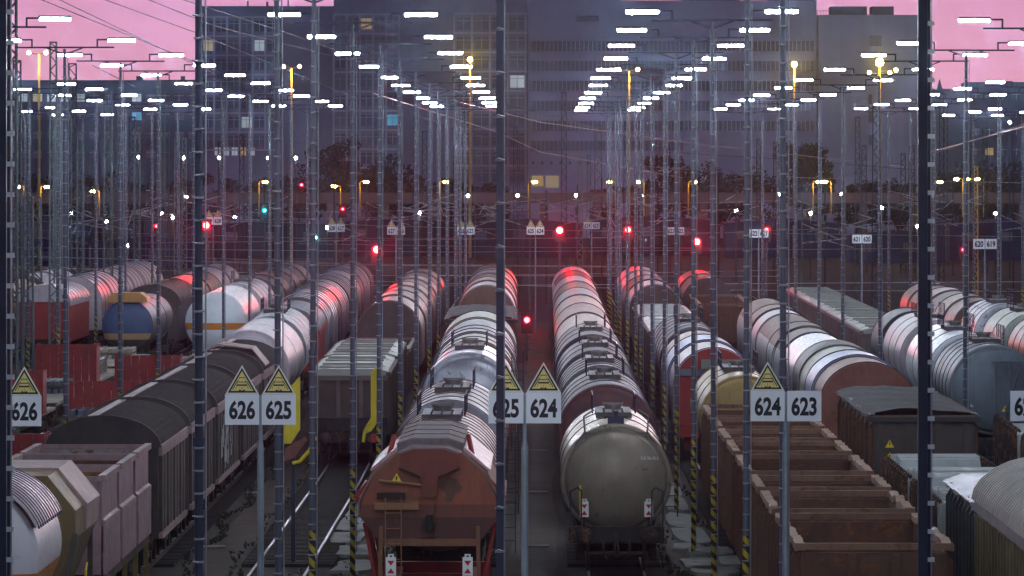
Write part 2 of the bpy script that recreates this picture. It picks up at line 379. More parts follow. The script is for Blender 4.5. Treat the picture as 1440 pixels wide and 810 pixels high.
def ladder(w,x,y,z0,z1,wd=.4,m=None,tilt=0,n=None):
    n=n or max(2,int((z1-z0)/.3))
    def fn(b):
        b.tube((-wd/2,0,0),(-wd/2+0,tilt,z1-z0),.015); b.tube((wd/2,0,0),(wd/2,tilt,z1-z0),.015)
        for i in range(1,n): q=i/n; b.tube((-wd/2,tilt*q,(z1-z0)*q),(wd/2,tilt*q,(z1-z0)*q),.011)
    put('ladder',None,fn,m or M['steel_d'],w,(x,y,z0))

def tank(w,Lg,Rr=1.42,zc=2.6,shell=None,head=None,bands=5,bandm=None,walk=True,near=True,signs=False,um=None,dome=True,endrail=False,shield=None,topband=None):
    under(w,Lg,near,um,signs=signs)
    y0,y1=.95,Lg-.95
    def sh(b):
        b.lathe([(y0,Rr),(y1,Rr)],0,48)
        b.lathe([(y1,Rr),(y1+.2,Rr*.93),(y1+.38,Rr*.7),(y1+.5,Rr*.38),(y1+.54,0.0)],0,48)
        if not head: b.lathe([(y0-.54,0.0),(y0-.5,Rr*.38),(y0-.38,Rr*.7),(y0-.2,Rr*.93),(y0,Rr)],0,48)
    put('tank_shell',('tsh',Lg,Rr,bool(head)),sh,shell,w,(0,0,zc))
    if head:
        put('tank_head',('thd',Rr),lambda b:(b.lathe([(-.42,0.0),(-.4,Rr*.3),(-.33,Rr*.6),(-.22,Rr*.85),(-.12,Rr*.925),(-.06,Rr*.93),(-.02,Rr*.94)],0,48),b.lathe([(-.02,Rr*.94),(-.03,Rr*.99),(.02,Rr*1.012),(.12,Rr*1.012)],0,48)),head,w,(0,y0,zc))
    bm=bandm or M['steel_d']
    for i in range(bands):
        y=y0+.2+(y1-y0-.4)*i/max(1,bands-1)
        put('band',('bnd',Rr),lambda b:b.lathe([(-.05,Rr),(-.05,Rr+.022),(.05,Rr+.022),(.05,Rr)],0,48),bm,w,(0,y,zc))
    for y in (2.2,Lg-2.2):
        put('saddle',('sad',Rr,zc),lambda b:b.prism([(-1.05,1.12),(1.05,1.12),(1.15,zc-Rr*.55),(-1.15,zc-Rr*.55)],-.25,.25),um or M['under'],w,(0,y,0))
    zt=zc+Rr
    if walk:
        Lw=5.0; yc=Lg/2
        wk=put('walkway','wk',lambda b:([b.bx(-.5+.26*i,-.5+.26*i+.2,-2.0,2.0,.1,.13) for i in range(4)],[b.bx(-.5,.5,q,q+.06,-.05,.1) for q in (-1.9,-.7,.7,1.8)]),mat('walkway_steel',(.16,.15,.15),.6,.3),w,(0,yc,zt))
        def hr(b):
            for sd in (-.6,.6):
                b.path([(sd,-2.0,.1),(sd,-2.0,.6),(sd,2.0,.6),(sd,2.0,.1)],.02)
                b.tube((sd,-2.0,.36),(sd,2.0,.36),.014)
                for q in (-1.0,0,1.0): b.tube((sd,q,.1),(sd,q,.6),.016)
        put('handrail','hr',hr,M['steel_d'],wk)
    if dome:
        d=put('manhole','mh',lambda b:(b.tube((0,0,-.05),(0,0,.22),.24,18),b.tube((0,0,.22),(0,0,.28),.28,18),b.bx(-.3,.3,-.03,.03,.28,.32)),mat('manhole_metal',(.22,.21,.2),.5,.4),w,(0,Lg/2+.3,zt))
    if endrail:
        ep=put('end_platform',('epl',Rr),lambda b:(b.bx(-.85,.85,0,.5,-.26,-.21),b.bx(-.85,-.8,0,.06,-.9,-.21),b.bx(.8,.85,0,.06,-.9,-.21),b.path([(-.85,0,-.2),(-.88,0,.22),(-.6,0,.4)],.025),b.path([(.85,0,-.2),(.88,0,.22),(.6,0,.4)],.025),
            b.path([(-.85,0,-.2),(-1.15,.1,-.6),(-1.3,.1,-1.0)],.025),b.path([(.85,0,-.2),(1.15,.1,-.6),(1.3,.1,-1.0)],.025)),mat('platform_steel',(.18,.17,.16),.6,.3),w,(0,y0-.1,zt+.0))
        put('vent_valve',None,lambda b:(b.bx(-.22,.22,-.1,.1,0,.16),b.bx(-.32,.32,-.04,.04,.16,.2),b.tube((0,0,.16),(0,0,.34),.07,10)),M['steel_d'],w,(0,y0+.5,zt-.0))
        for sd in (-1,1):
            put('grab_rail',None,lambda b,sd=sd:b.path([(sd*1.25,-.3,1.25),(sd*1.25,-.35,2.25),(sd*1.05,-.35,2.35),(sd*.95,-.3,2.25),(sd*.95,-.3,1.3)],.022),M['steel_d'],w)
    if near and walk: ladder(w,Rr+.12,Lg/2-.2,1.1,zt-.2,m=M['steel_d'])

def covered(w,Lg,hw=1.42,ze=3.55,zt=4.35,wall=None,roof=None,eave=None,near=True,ribs=22,doors=True,um=None,endm=None,ridge=True,signs=False):
    under(w,Lg,near,um,signs=signs)
    put('body',('cvb',Lg,hw,ze),lambda b:b.bx(-hw,hw,.3,Lg-.3,1.1,ze),wall,w)
    put('end_wall',('cve',hw,ze,zt),lambda b:(b.prism(sect_arch(hw,1.14,ze,zt-.04,14),0,.1),b.bx(-hw,-hw+.12,-.05,0,1.15,ze),b.bx(hw-.12,hw,-.05,0,1.15,ze),b.bx(-.62,-.5,-.06,0,1.15,zt-.17),b.bx(.5,.62,-.06,0,1.15,zt-.17)),endm or wall,w,(0,.18,0))
    r=put('roof',('cvr',Lg,hw,ze,zt),lambda b:b.prism(arch_line(hw+.05,ze,zt,18),.1,Lg-.1,smooth=True),roof,w)
    put('roof_end_trim',('cvt',hw,ze,zt),lambda b:b.strip(arch_line(hw+.03,ze,zt,18),-.03,.1,.06),roof,r,(0,.1,0))
    def rb(b):
        for i in range(ribs):
            y=.4+(Lg-.8)*i/(ribs-1); b.strip(arch_line(hw+.05,ze,zt,16),y,y+.05,.025)
    put('roof_seams',('cvs',Lg,hw,ze,zt,ribs),rb,roof,r)
    put('eave_rail',('cvv',Lg,hw,ze),lambda b:b.bx(hw+.02,hw+.12,.1,Lg-.1,ze-.22,ze+.06),eave or roof,w)
    put('eave_rail',('cvv',Lg,hw,ze),lambda b:b.bx(hw+.02,hw+.12,.1,Lg-.1,ze-.22,ze+.06),eave or roof,w,(-2*hw-.14,0,0))
    if ridge: put('ridge_strip',('cvg',Lg,zt),lambda b:b.bx(-.42,-.2,.2,Lg-.2,zt-.045,zt+.04),eave or roof,r)
    if doors:
        n=4; dw=(Lg-.8)/n
        for sd in (-1,1):
            for i in range(n):
                put('sliding_door',('cvd',dw,ze),lambda b:(b.bx(-.03,.03,.06,dw-.06,1.3,ze-.25),b.bx(-.06,.06,.1,.2,1.3,ze-.25),b.bx(-.06,.06,dw-.2,dw-.1,1.3,ze-.25),b.bx(-.05,.05,dw/2-.04,dw/2+.04,1.3,ze-.25)),wall,w,(sd*(hw+.035),.4+i*dw,0))
        for sd in (-1,1): put('lower_rail',('cvl',Lg),lambda b:b.bx(-.05,.05,.3,Lg-.3,1.12,1.26),eave or wall,w,(sd*(hw+.07),0,0))

def gondola(w,Lg,hw=1.42,zt=3.35,m=None,inner=None,rim=None,near=True,cover=None,um=None,signs=False,seed=0,end=None):
    under(w,Lg,near,um,signs=signs)
    inner=inner or m; rim=rim or m; rr=random.Random(seed)
    put('floor','gf%.2f'%Lg,lambda b:b.bx(-hw+.06,hw-.06,.3,Lg-.3,1.1,1.22),inner,w)
    for sd in (-1,1):
        put('side_wall',('gs',Lg,zt,hw),lambda b:b.bx(-.03,.03,.25,Lg-.25,1.15,zt-.1),m,w,(sd*hw,0,0))
        n=9
        for i in range(n):
            y=.5+(Lg-1.0)*i/(n-1)
            put('side_post',('gp',zt,sd),lambda b,sd=sd:b.prism([(0,1.05),(sd*.11,1.15),(sd*.11,zt-.3),(0,zt-.12)] if sd>0 else [(0,1.05),(0,zt-.12),(sd*.11,zt-.3),(sd*.11,1.15)],-.07,.07),m,w,(sd*(hw+.032),y,0))
        # dented top rim in a few pieces
        def rm(b,sd=sd):
            n=26; pts=[]
            for i in range(n+1): pts.append((rr.uniform(-.018,.018),.2+(Lg-.4)*i/n,zt+rr.uniform(-.02,.014)+.03*math.sin(i*.8+Lg)))
            for p,q in zip(pts,pts[1:]): b.bar(p,q,.19,.13)
        put('top_rim',None,rm,rim,w,(sd*(hw+.03),0,0))
    for y,nm in ((.2,'f'),(Lg-.2,'b')):
        e=put('end_wall',('ge',zt,hw,nm),lambda b,nm=nm:(b.bx(-hw,hw,-.035,.035,1.15,zt-.12),[b.bx(x-.09,x+.09,(-.13 if nm=='f' else .035),(-.035 if nm=='f' else .13),1.2,zt-.15) for x in (-1.25,-.42,.42,1.25)]),end or m,w,(0,y,0))
        put('end_rim',('ger',zt,hw),lambda b:b.bar((-hw-.12,0,zt),(hw+.12,0,zt),.13,.13),mat('end_rim_rust',(.20,.11,.07),.75,0,.4,dirt_amt=.4,rust=.4),w,(0,y,0))
    if cover:
        def cv(b):
            nx,ny=14,30; vs=[]
            for j in range(ny+1):
                for i in range(nx+1):
                    u=i/nx*2-1; x=u*(hw+.2); y=.05+(Lg-.1)*j/ny
                    z=zt+.14+.1*(1-u*u)+.07*math.sin(j*.9+i*.4)*(1-abs(u))-.2*max(0,abs(u)-.8)*5*.5+rr.uniform(-.02,.02)
                    vs.append((x,y,z))
            fs=[(j*(nx+1)+i,j*(nx+1)+i+1,(j+1)*(nx+1)+i+1,(j+1)*(nx+1)+i) for j in range(ny) for i in range(nx)]
            b.add(vs,fs,True)
            b.bx(-hw-.2,hw+.2,0.0,.05,zt-.12,zt+.02)
        put('tarpaulin',None,cv,cover,w)

def hood(w,Lg,hw=1.45,ze=2.6,zt=4.3,cols=None,endm=None,near=False,um=None,signs=False,z0=1.3,trim=None,rings=2):
    "long rounded hood wagon: several telescoping hoods with raised rims"
    under(w,Lg,near,um,signs=signs)
    n=len(cols); dl=(Lg-.5)/n
    sec=arch_line(hw,ze,zt,20,drop=ze-z0)
    for i,c in enumerate(cols):
        k=.06 if i%2 else 0
        h=put('hood',('hd',hw,ze,zt,z0,dl,i%2),lambda b,k=k:(b.prism([(x*(1+k/hw),z+(k if z>ze else 0)) for x,z in sec],0,dl,smooth=False)),c,w,(0,.25+i*dl,0))
        for f in h.data.polygons: f.use_smooth=len(f.vertices)==4
        for q in range(rings):
            put('hoop',('hp',hw,ze,zt,z0,i%2),lambda b,k=k:b.strip([(x*(1+k/hw),z+(k if z>ze else 0)) for x,z in sec],-.05,.05,.03),trim or M['steel_d'],w,(0,.25+i*dl+.1+(dl-.2)*q/max(1,rings-1),0))
    put('end_wall',('hde',hw,ze,zt,z0),lambda b:(b.prism([(x*.985,z-.02) for x,z in sec],0,.08),b.bx(-.06,.06,-.06,0,z0,zt-.1),b.bx(-.75,-.67,-.05,0,z0,zt-.5),b.bx(.67,.75,-.05,0,z0,zt-.5)),endm or cols[0],w,(0,.15,0))

def hopper(w,Lg,body=None,face=None,roof=None,side=None,beam=None,near=True,signs=False,um=None,sc=1.0,yz=0):
    "octagonal covered self-discharging hopper with an end face leaning outwards"
    under(w,Lg,near,um,signs=signs)
    sec=[(-.95,1.5),(-1.2,2.38),(-1.58,2.85),(-1.6,3.17),(-1.28,3.81),(-.69,4.32),(-.35,4.43),(.35,4.43),(.69,4.32),(1.28,3.81),(1.6,3.17),(1.58,2.85),(1.2,2.38),(.95,1.5)]
    put('hopper_body',('hb',Lg),lambda b:b.prism(sec[1:-1],.75,Lg-.4),body,w)
    # face panels
    put('end_face','hf',lambda b:(b.prism([(-1.2,2.36),(-1.58,2.85),(-1.6,3.17),(-1.28,3.81),(-.72,4.3),(.72,4.3),(1.28,3.81),(1.6,3.17),(1.58,2.85),(1.2,2.36)],.3,.76),b.bx(-.09,.09,.2,.3,2.4,4.3)),face,w)
    put('face_panel','hfp',lambda b:b.prism([(-.68,3.98),(-.66,4.28),(-.34,4.4),(.34,4.4),(.66,4.28),(.68,3.98),(.2,3.78),(.14,3.3),(-.14,3.3),(-.2,3.78)],.14,.3),mat('hopper_face_red',(.17,.045,.03),.6,0,.3,rust=.25),w)
    for sd in (-1,1): put('panel_groove',('hgr',sd),lambda b,sd=sd:(b.bar((sd*.69,.13,3.96),(sd*.2,.13,3.75),.03,.025)),mat('hopper_step_dark',(.03,.02,.018),.8),w)
    put('face_step','hfs',lambda b:(b.bx(-1.2,-.55,.16,.3,3.28,3.4),),mat('hopper_step_dark',(.03,.02,.018),.8),w)
    put('face_bar','hfb',lambda b:(b.bx(-1.25,-.25,.16,.3,3.02,3.17),b.tube((-1.15,.12,3.68),(-.2,.12,3.58),.035)),mat('hopper_bar_tan',(.26,.13,.06),.6,0,.3),w)
    put('face_beam','hfb2',lambda b:b.bx(-1.1,1.15,.1,.32,2.2,2.36),mat('hopper_beam_brown',(.20,.09,.05),.7,0,.3),w)
    for sd in (-1,1): put('face_post',('hfq',sd),lambda b,sd=sd:b.bar((sd*1.12,.08,1.25),(sd*1.1,.08,2.65),.09,.08),mat('hopper_beam_brown',(.20,.09,.05)),w)
    put('face_latch','hfl',lambda b:(b.tube((0,.1,2.55),(0,.1,2.9),.08,10),b.bx(-.14,.14,.05,.2,2.62,2.74)),M['under'],w)
    put('roof_cap',('hrc',Lg),lambda b:b.prism([(-.76,4.25),(-.76,4.47),(-.4,4.58),(.4,4.58),(.76,4.47),(.76,4.25)],1.25,Lg-.8,sec2=[(-.76,4.25),(-.76,4.56),(-.4,4.69),(.4,4.69),(.76,4.56),(.76,4.25)]),roof,w)
    for i in range(5): put('roof_plate',('hrp',),lambda b:b.strip([(-.77,4.47),(-.4,4.585),(.4,4.585),(.77,4.47)],0,.06,.02),roof,w,(0,1.3+i*(Lg-2.2)/4,.1*(i/4.0)))
    put('roof_front','hrf',lambda b:b.prism([(-.7,4.3),(-.36,4.425),(.36,4.425),(.7,4.3)],.3,1.24,sec2=[(-.74,4.3),(-.4,4.46),(.4,4.46),(.74,4.3)]),roof,w)
    for sd in (-1,1):
        for (p_,q_) in (((.72,4.31),(1.3,3.82)),((1.3,3.82),(1.6,3.18)),((1.6,3.18),(1.6,2.86))): put('edge_bevel',None,lambda b:b.bar((sd*p_[0],.34,p_[1]),(sd*q_[0],.34,q_[1]),.07,.08),mat('hopper_edge_pale',(.24,.14,.11),.6,0,.3),w)
    put('bare_patch',None,lambda b:b.prism([(.18,3.62),(.4,3.75),(.62,3.72),(.75,3.5),(.6,3.42),(.5,3.2),(.38,3.18),(.36,3.42),(.2,3.52)],.288,.299),mat('bare_steel_patch',(.13,.065,.045),.7),w)
    for sd in (-1,1):
        put('shoulder_plate',('hsp',Lg,sd),lambda b,sd=sd:b.add([(sd*.75,1.2,4.32),(sd*1.34,1.2,3.84),(sd*1.34,Lg-.5,3.84),(sd*.75,Lg-.5,4.32),(sd*.79,1.2,4.38),(sd*1.38,1.2,3.88),(sd*1.38,Lg-.5,3.88),(sd*.79,Lg-.5,4.38)],
            [(0,1,2,3),(4,7,6,5),(0,4,5,1),(1,5,6,2),(2,6,7,3),(3,7,4,0)]),side,w)
        put('swing_arm',('hsa',sd),lambda b,sd=sd:(b.tube((sd*.95,1.9,4.2),(sd*.86,2.4,4.6),.06,8),b.bar((sd*1.0,.8,4.05),(sd*1.72,.8,3.25),.12,.1),b.bar((sd*1.66,1,3.2),(sd*1.66,Lg-1,3.2),.1,.14)),beam,w)
        for y in (.6,1.6,3.5,6,8.2): put('side_stay',('hsf',sd),lambda b,sd=sd:b.bar((sd*1.2,0,1.2),(sd*1.5,0,2.7),.07,.07),beam,w,(0,y,0))
    ladder(w,-.82,.05,1.2,3.3,.36,m=mat('hopper_bar_tan',(.26,.13,.06)))

def sheetflat(w,Lg,m=None,near=True,stake=None,zs=2.7,stakes=8):
    under(w,Lg,near,M['under_r'])
    put('deck',('dk',Lg),lambda b:b.bx(-1.35,1.35,.1,Lg-.1,1.18,1.3),M['under_r'],w)
    for sd in (-1,1):
        for i in range(stakes):
            y=.5+(Lg-1)*i/(stakes-1)
            put('stake',('stk',zs,sd),lambda b,sd=sd:(b.bx(-.05,.05,-.06,.06,1.2,zs-.15),b.path([(0,0,zs-.15),(-sd*.02,0,zs),(-sd*.1,0,zs+.04),(-sd*.14,0,zs-.05)],.045,6)),stake or M['under_r'],w,(sd*1.4,y,0))
def stack(x,y,z,wd,dp,h,m,label,group):
    t=root('sheet_stack',(x,y,z),label,'sheet stack',group)
    def one(b,k=0):
        b.prism([(-wd/2,0),(-wd/2,h*.55),(-wd/2+.12,h),(wd/2-.12,h),(wd/2,h*.55),(wd/2,0)],-dp/2,dp/2)
    put('lower_bundle',('stl',round(wd,2),round(dp,2),round(h,2)),one,m,t)
    for q in (-.32,0,.32):
        put('flange',('stf',round(wd,2),round(dp,2),round(h,2)),lambda b:b.bx(-wd/2+.1,wd/2-.1,-.09,.09,h+.003,h+.07),m,t,(0,q*dp,0))
def panelroof(w,Lg,hw=1.42,zt=3.4,wall=None,panel=None,n=8,near=True,um=None,signs=False):
    "high-sided wagon with loose transverse roof panels"
    under(w,Lg,near,um,signs=signs)
    put('body',('prb',Lg,zt),lambda b:b.bx(-hw,hw,.25,Lg-.25,1.12,zt-.15),wall,w)
    for sd in (-1,1):
        for i in range(9): put('side_post',('prp',zt,sd),lambda b,sd=sd:b.bx(-.05,.05,-.07,.07,1.1,zt-.2),wall,w,(sd*(hw+.052),.5+(Lg-1)*i/8,0))
        put('top_rail',('prr',Lg,zt),lambda b:b.bx(-.08,.08,.15,Lg-.15,zt-.148,zt-.02),wall,w,(sd*(hw+.02),0,0))
    for x in (-1.2,-.42,.42,1.2): put('end_post',('pre',zt),lambda b:b.bx(-.07,.07,-.1,0,1.2,zt-.2),mat('end_post_steel',(.13,.10,.09),.6),w,(x,.248,0))
    put('end_sill',('pres',),lambda b:b.bx(-1.42,1.42,.0,.24,1.27,1.75),M['under'],w)
    put('end_cap',('prec',zt),lambda b:b.bx(-1.42,1.42,.12,.245,zt-.32,zt-.16),mat('end_post_steel',(.13,.10,.09)),w)
    dl=(Lg-.4)/n
    for i in range(n):
        put('roof_panel',('prl',round(dl,2),zt,i%2),lambda b,i=i:b.prism([(-hw-.05,zt-.14),(-hw+.02,zt+.02),(-hw+.35,zt+.1+(i%2)*.03),(hw-.35,zt+.1+(i%2)*.03),(hw-.02,zt+.02),(hw+.05,zt-.14)],.05,dl-.05),panel,w,(0,.2+i*dl,0))
        put('roof_panel_lip',('prq',zt,i%2),lambda b:b.bx(-hw+.3,hw-.3,.08,.2,zt+.135,zt+.2),panel,w,(0,.2+i*dl,0))
# ------------------------------------------------------------------ lamp poles
ARM=1.78; HP=14.75
def mast_cleats(b,h,sp=.33,side=1,r=.06):
    z=1.5; i=0
    while z<h:
        sx=side*(1 if i%2 else -1)
        b.path([(0,-r*.8,z),(sx*.04,-r-.06,z),(sx*.09,-r-.06,z+.01)],.012,4); b.cb(0,-.01,z,.132,.132,.03); z+=sp; i+=1
def lamp_pole(X,s,label,group,r=.062,near=False,zoff=0,arms=(-1,1),dark=False,stripe=True):
    t=root('lamp_pole',(X,F/s,-.23),label,'lamp pole',group); t.rotation_euler=(random.uniform(-.003,.003),random.uniform(-.0035,.0035),0)
    st=M['steel_d'] if dark else M['steel']
    H=HP+.23
    put('mast',('lm',r),lambda b:(b.tube((0,0,0),(0,0,7.2),r*1.06,10),b.tube((0,0,7.2),(0,0,H-.05),r,10,r*.8),b.tube((0,0,7.14),(0,0,7.26),r*1.5,10)),st,t)
    put('climbing_cleats','lc',lambda b:mast_cleats(b,H-.6),M['steel_l'],t,kind='stuff')
    if s<100: put('cable_conduit','lcc',lambda b:b.tube((.1,0,1.2),(.1,0,H-.3),.014,5),M['steel_l'],t)
    if stripe: put('warning_sleeve',('lw',r),lambda b:b.tube((0,0,0.05),(0,0,3.35),r*1.16,12),M['stripes'],t)
    put('foot','lf',lambda b:b.tube((0,0,0),(0,0,.12),.2,12),M['concrete'],t)
    a=put('crossarm','la',lambda b:(b.bar((-1.55,0,H),(1.55,0,H),.06,.05),b.bar((-.55,0,H-.02),(0,0,H-.22),.04,.04),b.bar((.55,0,H-.02),(0,0,H-.22),.04,.04)),M['steel_d'],t)
    for q in arms:
        br=put('bracket',('lbk',q),lambda b,q=q:b.path([(q*1.4,0,H),(q*1.4,0,H+.2),(q*1.6,0,H+.2)],.035,6) if False else (b.bar((q*1.02,0,H),(q*1.02,0,H+.24),.05,.05),b.bar((q*1.0,0,H+.24),(q*1.4,0,H+.24),.05,.05)),M['steel_d'],t)
        lp=put('lamp',('ll',q),lambda b,q=q:b.prism([(-.16,H+.26),(-.1,H+.33),(.1,H+.33),(.16,H+.26)],0,.82) if False else b.cb(q*1.78,0,H+.285,.86,.26,.05),M['lamphouse'],t)
        put('lamp_glass',('lg',q),lambda b,q=q:(b.tube((q*1.37,0,H+.21),(q*2.19,0,H+.21),.04,8),),M['lamp'],lp)
ROWS=[(4.3,'right of the olive tank wagon',[78.8,66,55,48.6,43.2,38.8,35.0,32.0,29.5,27.0,25.1,23.3,21.9,20.9]),
      (-5.0,'left of the rust brown hopper',[97,74,65,54,46.3,40.6,36.0,32.2,29.5,27.2,25.1,23.5,22.3]),
      (13.45,'on the right side of the yard',[60,52,44,40,35,31.3,28.6,26.2,24.4,22.8,21.4]),
      (-14.9,'on the left side of the yard',[52.5,45,40,36.4,33,30.2,27.8,25.8,24,22.4]),
      (22.5,'near the right edge',[30.6,28.4,26.3,24.4,22.9,21.5]),
      (-24.2,'near the left edge',[30,28.2,26.1,24.3,22.8,21.3]),
      (31.5,'at the far right edge',[21.4,20.3,19.2]),
      (-33.5,'at the far left edge',[21.8,20.6,19.4])]
for X,desc,ss in ROWS:
    for i,s in enumerate(ss):
        lamp_pole(X+random.uniform(-.06,.06),s,f'{ords[i]} lamp pole from the camera in the row {desc}','twin armed lamp poles along the tracks',dark=(s>90))
for X_,s_,l_ in ((13.45,74,'lamp pole just outside the right edge, nearest of the right side row'),(-14.9,70,'lamp pole just outside the left edge, nearest of the left side row'),(13.45,105,'second lamp pole outside the right edge, close to the camera'),(-14.9,100,'second lamp pole outside the left edge, close to the camera'),(4.3,190,'lamp pole out of view to the right, beside the camera'),(-5.0,190,'lamp pole out of view to the left, beside the camera')):
    lamp_pole(X_,s_,l_,'twin armed lamp poles along the tracks')
# tall dark cable mast in the middle and two ladder masts near the camera
def added_lamp_arms(t,z):  # unseen crossarm and lamps added above the view to light signs and wagon ends
    put('crossarm',('ca',z),lambda b:b.bar((-1.55,0,z),(1.55,0,z),.06,.05),M['steel_d'],t)
    for q in (-1,1):
        lp=put('lamp',('cl',q,z),lambda b:b.cb(q*1.78,0,z+.085,.86,.26,.05),M['lamphouse'],t)
        put('lamp_glass',('cg',q,z),lambda b:b.tube((q*1.37,0,z+.01),(q*2.19,0,z+.01),.04,8),M['lamp'],lp)
def cable_mast(X,s,label,ladder_side=1,w_=.105,H=15.3,lad=True):
    t=root('cable_mast',(X,F/s,-.23),label,'mast','dark masts close to the camera')
    put('mast',('cm',w_,H),lambda b:b.bx(-w_/2,w_/2,-w_/2,w_/2,0,H),M['steel_d'],t)
    added_lamp_arms(t,15.0)
    if lad:
        q=ladder_side*(w_/2+.05)
        put('ladder_rail',('clr',ladder_side,H),lambda b:(b.bx(q-.008,q+.008,-.03,.03,1,H-.5),),M['steel_l'],t)
        put('ladder_clips',('clc',ladder_side,H),lambda b:[b.cb(q-.01,-.02,1.2+.345*i,.09,.06,.055) for i in range(int((H-2)/.345))],M['white'],t,kind='stuff')
        put('ladder_back',('clb',ladder_side,H),lambda b:b.bx(q-.045,q-.012,-.02,.02,1,H-.5),M['steel_d'],t)
    else:
        put('conduit',('clr2',H),lambda b:b.tube((w_/2+.012,-.02,1),(w_/2+.012,-.02,H-.5),.012,6),M['steel_l'],t)
        put('cleats',('clc2',H),lambda b:[(b.cb(0,-.07,1.2+.63*i,.14,.03,.03),b.path([(-.05,-.07,1.2+.63*i),(-.02,-.14,1.23+.63*i),(.07,-.14,1.2+.63*i)],.014,5)) for i in range(int((H-2)/.63))],M['steel_l'],t,kind='stuff')
cable_mast(-.64,97,'dark slim mast standing in front of the 625 sign board',lad=False)
cable_mast(4.63,115,'thick dark blue mast with a pale clip ladder on its right side',1,.115,15.3)
cable_mast(-6.15,124,'dark mast with a white clip ladder at the left edge of the picture',1,.11,15.3)
# ------------------------------------------------------------------ track number signs
def digits(parent,txt,x,z,wid,hgt,y=-.03):
    cu=bpy.data.curves.new('number','FONT'); cu.body=txt; cu.size=1; cu.align_x='CENTER'; cu.extrude=.002; cu.offset=.036; cu.resolution_u=4
    cu.materials.append(M['black'])
    o=bpy.data.objects.new('number',cu); C.objects.link(o); o.parent=parent
    # built-in font: cap height about .73, digit advance about .62
    o.scale=(wid/(.60*len(txt)),hgt/.73,1); o.rotation_euler=(R(90),0,0); o.location=(x,y,z)
    return o
def sign_board(t,x,z,bw,bh,txt,tri=True):
    b=put('board',('sbb',bw,bh),lambda b:b.bx(-bw/2,bw/2,-.02,0,0,bh),M['signwhite'],t,(x,-.07,z))
    digits(b,txt,0,bh*.215,bw*.92,bh*.58,-.025)
    if tri:
        h=bh*.98
        def tg(b,k,y0,y1,h=h):
            c=h*.36; p=[(-bw*.5*k,c-c*k),(0,c+(h-c)*k),(bw*.5*k,c-c*k)]; b.prism(p[::-1],y0,y1)
        q=put('warning_triangle',('wt0',bw),lambda b:tg(b,.98,-.02,0),M['signrim'],t,(x,-.07,z+bh))
        put('black_border',('wt1',bw),lambda b:tg(b,.84,-.026,-.02),M['black'],q)
        put('yellow_field',('wt2',bw),lambda b:tg(b,.67,-.032,-.026),M['signyel'],q)
        def pic(b):
            y=-.036; k=bw/.55
            for sd in (-1,1):
                b.bar((sd*.04*k,y,.27*k),(sd*.105*k,y,.085*k),.006,.024*k); b.bar((sd*.07*k,y,.22*k),(sd*.15*k,y,.08*k),.006,.013*k)
                b.bar((sd*.01*k,y,.05*k),(sd*.045*k,y,.075*k),.006,.018*k)
            b.bar((-.05*k,y,.27*k),(.05*k,y,.27*k),.006,.013*k); b.bar((-.085*k,y,.15*k),(.085*k,y,.15*k),.006,.024*k)
            b.bar((-.06*k,y,.2*k),(.06*k,y,.2*k),.006,.013*k); b.bar((0,y,.12*k),(0,y,.05*k),.006,.02*k); b.bar((-.05*k,y,.055*k),(.05*k,y,.055*k),.006,.013*k)
        put('pictogram',('wt3',bw),pic,M['black'],q)
def track_sign(px,s,left,right,label,ztop=None,tri=(True,True),yb=597,post=True,bw=.585,bh=.52,r=.06,dx=.022):
    X=(px-VX)/s; zb=CH-(yb-VY)/s
    t=root('track_sign',(X,F/s,-.23),label,'sign','track number signs')
    zb+=.23
    put('post',('sp',r,round(zb,2)),lambda b:(b.tube((0,0,0),(0,0,zb-.45),r,10),b.tube((0,0,zb-.45),(0,0,zb-.3),r*1.1,10,r*.7),b.tube((0,0,zb-.3),(0,0,zb+.5),r*.65,10)),mat('sign_post_steel',(.27,.31,.34),.5,.3),t)
    if left: sign_board(t,-bw/2-dx,zb,bw,bh,left,tri[0])
    if right: sign_board(t,bw/2+dx,zb,bw,bh,right,tri[1])
track_sign(738,84,'625','624','sign with boards 625 and 624 on a post left of the olive tank wagon',yb=595)
track_sign(366.5,82,'626','625','sign with boards 626 and 625 on a post over the cinder path',yb=597)
track_sign(1105,82,'624','623','sign with boards 624 and 623 in front of the open gondola wagons',tri=(True,False),yb=592)
track_sign(1470,82,'622',None,'number sign cut off by the right edge of the picture, above the pale sheets',tri=(False,False),yb=592)
track_sign(9,82,None,'626','single 626 board with a yellow triangle at the left edge',yb=599)
for px,s,l_,r_,yb,tri,lab in ((753,20.5,'625','624',330,(1,1),'small distant sign 625 and 624 beside the central red signal'),(655,20.5,'626','625',330,(1,1),'small distant sign 626 and 625 left of the central red signal'),
    (557,20.5,'627','626',330,(1,1),'small distant sign 627 and 626 with yellow triangles'),(473,19.5,'628','627',326,(1,1),'small distant sign 628 and 627 above the banded tank row'),
    (832,18.5,'624','623',322,(1,0),'small distant sign 624 and 623 between the two middle red signals'),(950,20,'623','622',330,(0,0),'small distant sign 623 and 622 left of the right hand red signal'),
    (1067,22.5,'622','621',334,(0,0),'small distant sign 622 and 621 on the right'),(1212,22.5,'621','620',342,(0,0),'distant sign 621 and 620 before the pale sheet wagons'),
    (1385,27,'620','619',350,(0,0),'distant sign 620 and 619 near the yellow lattice mast'),(300,20,'629','628',316,(1,1),'small distant sign lit red beside the left red signal')):
    track_sign(px,s,l_,r_,lab,tri=tri,yb=yb,r=.05)
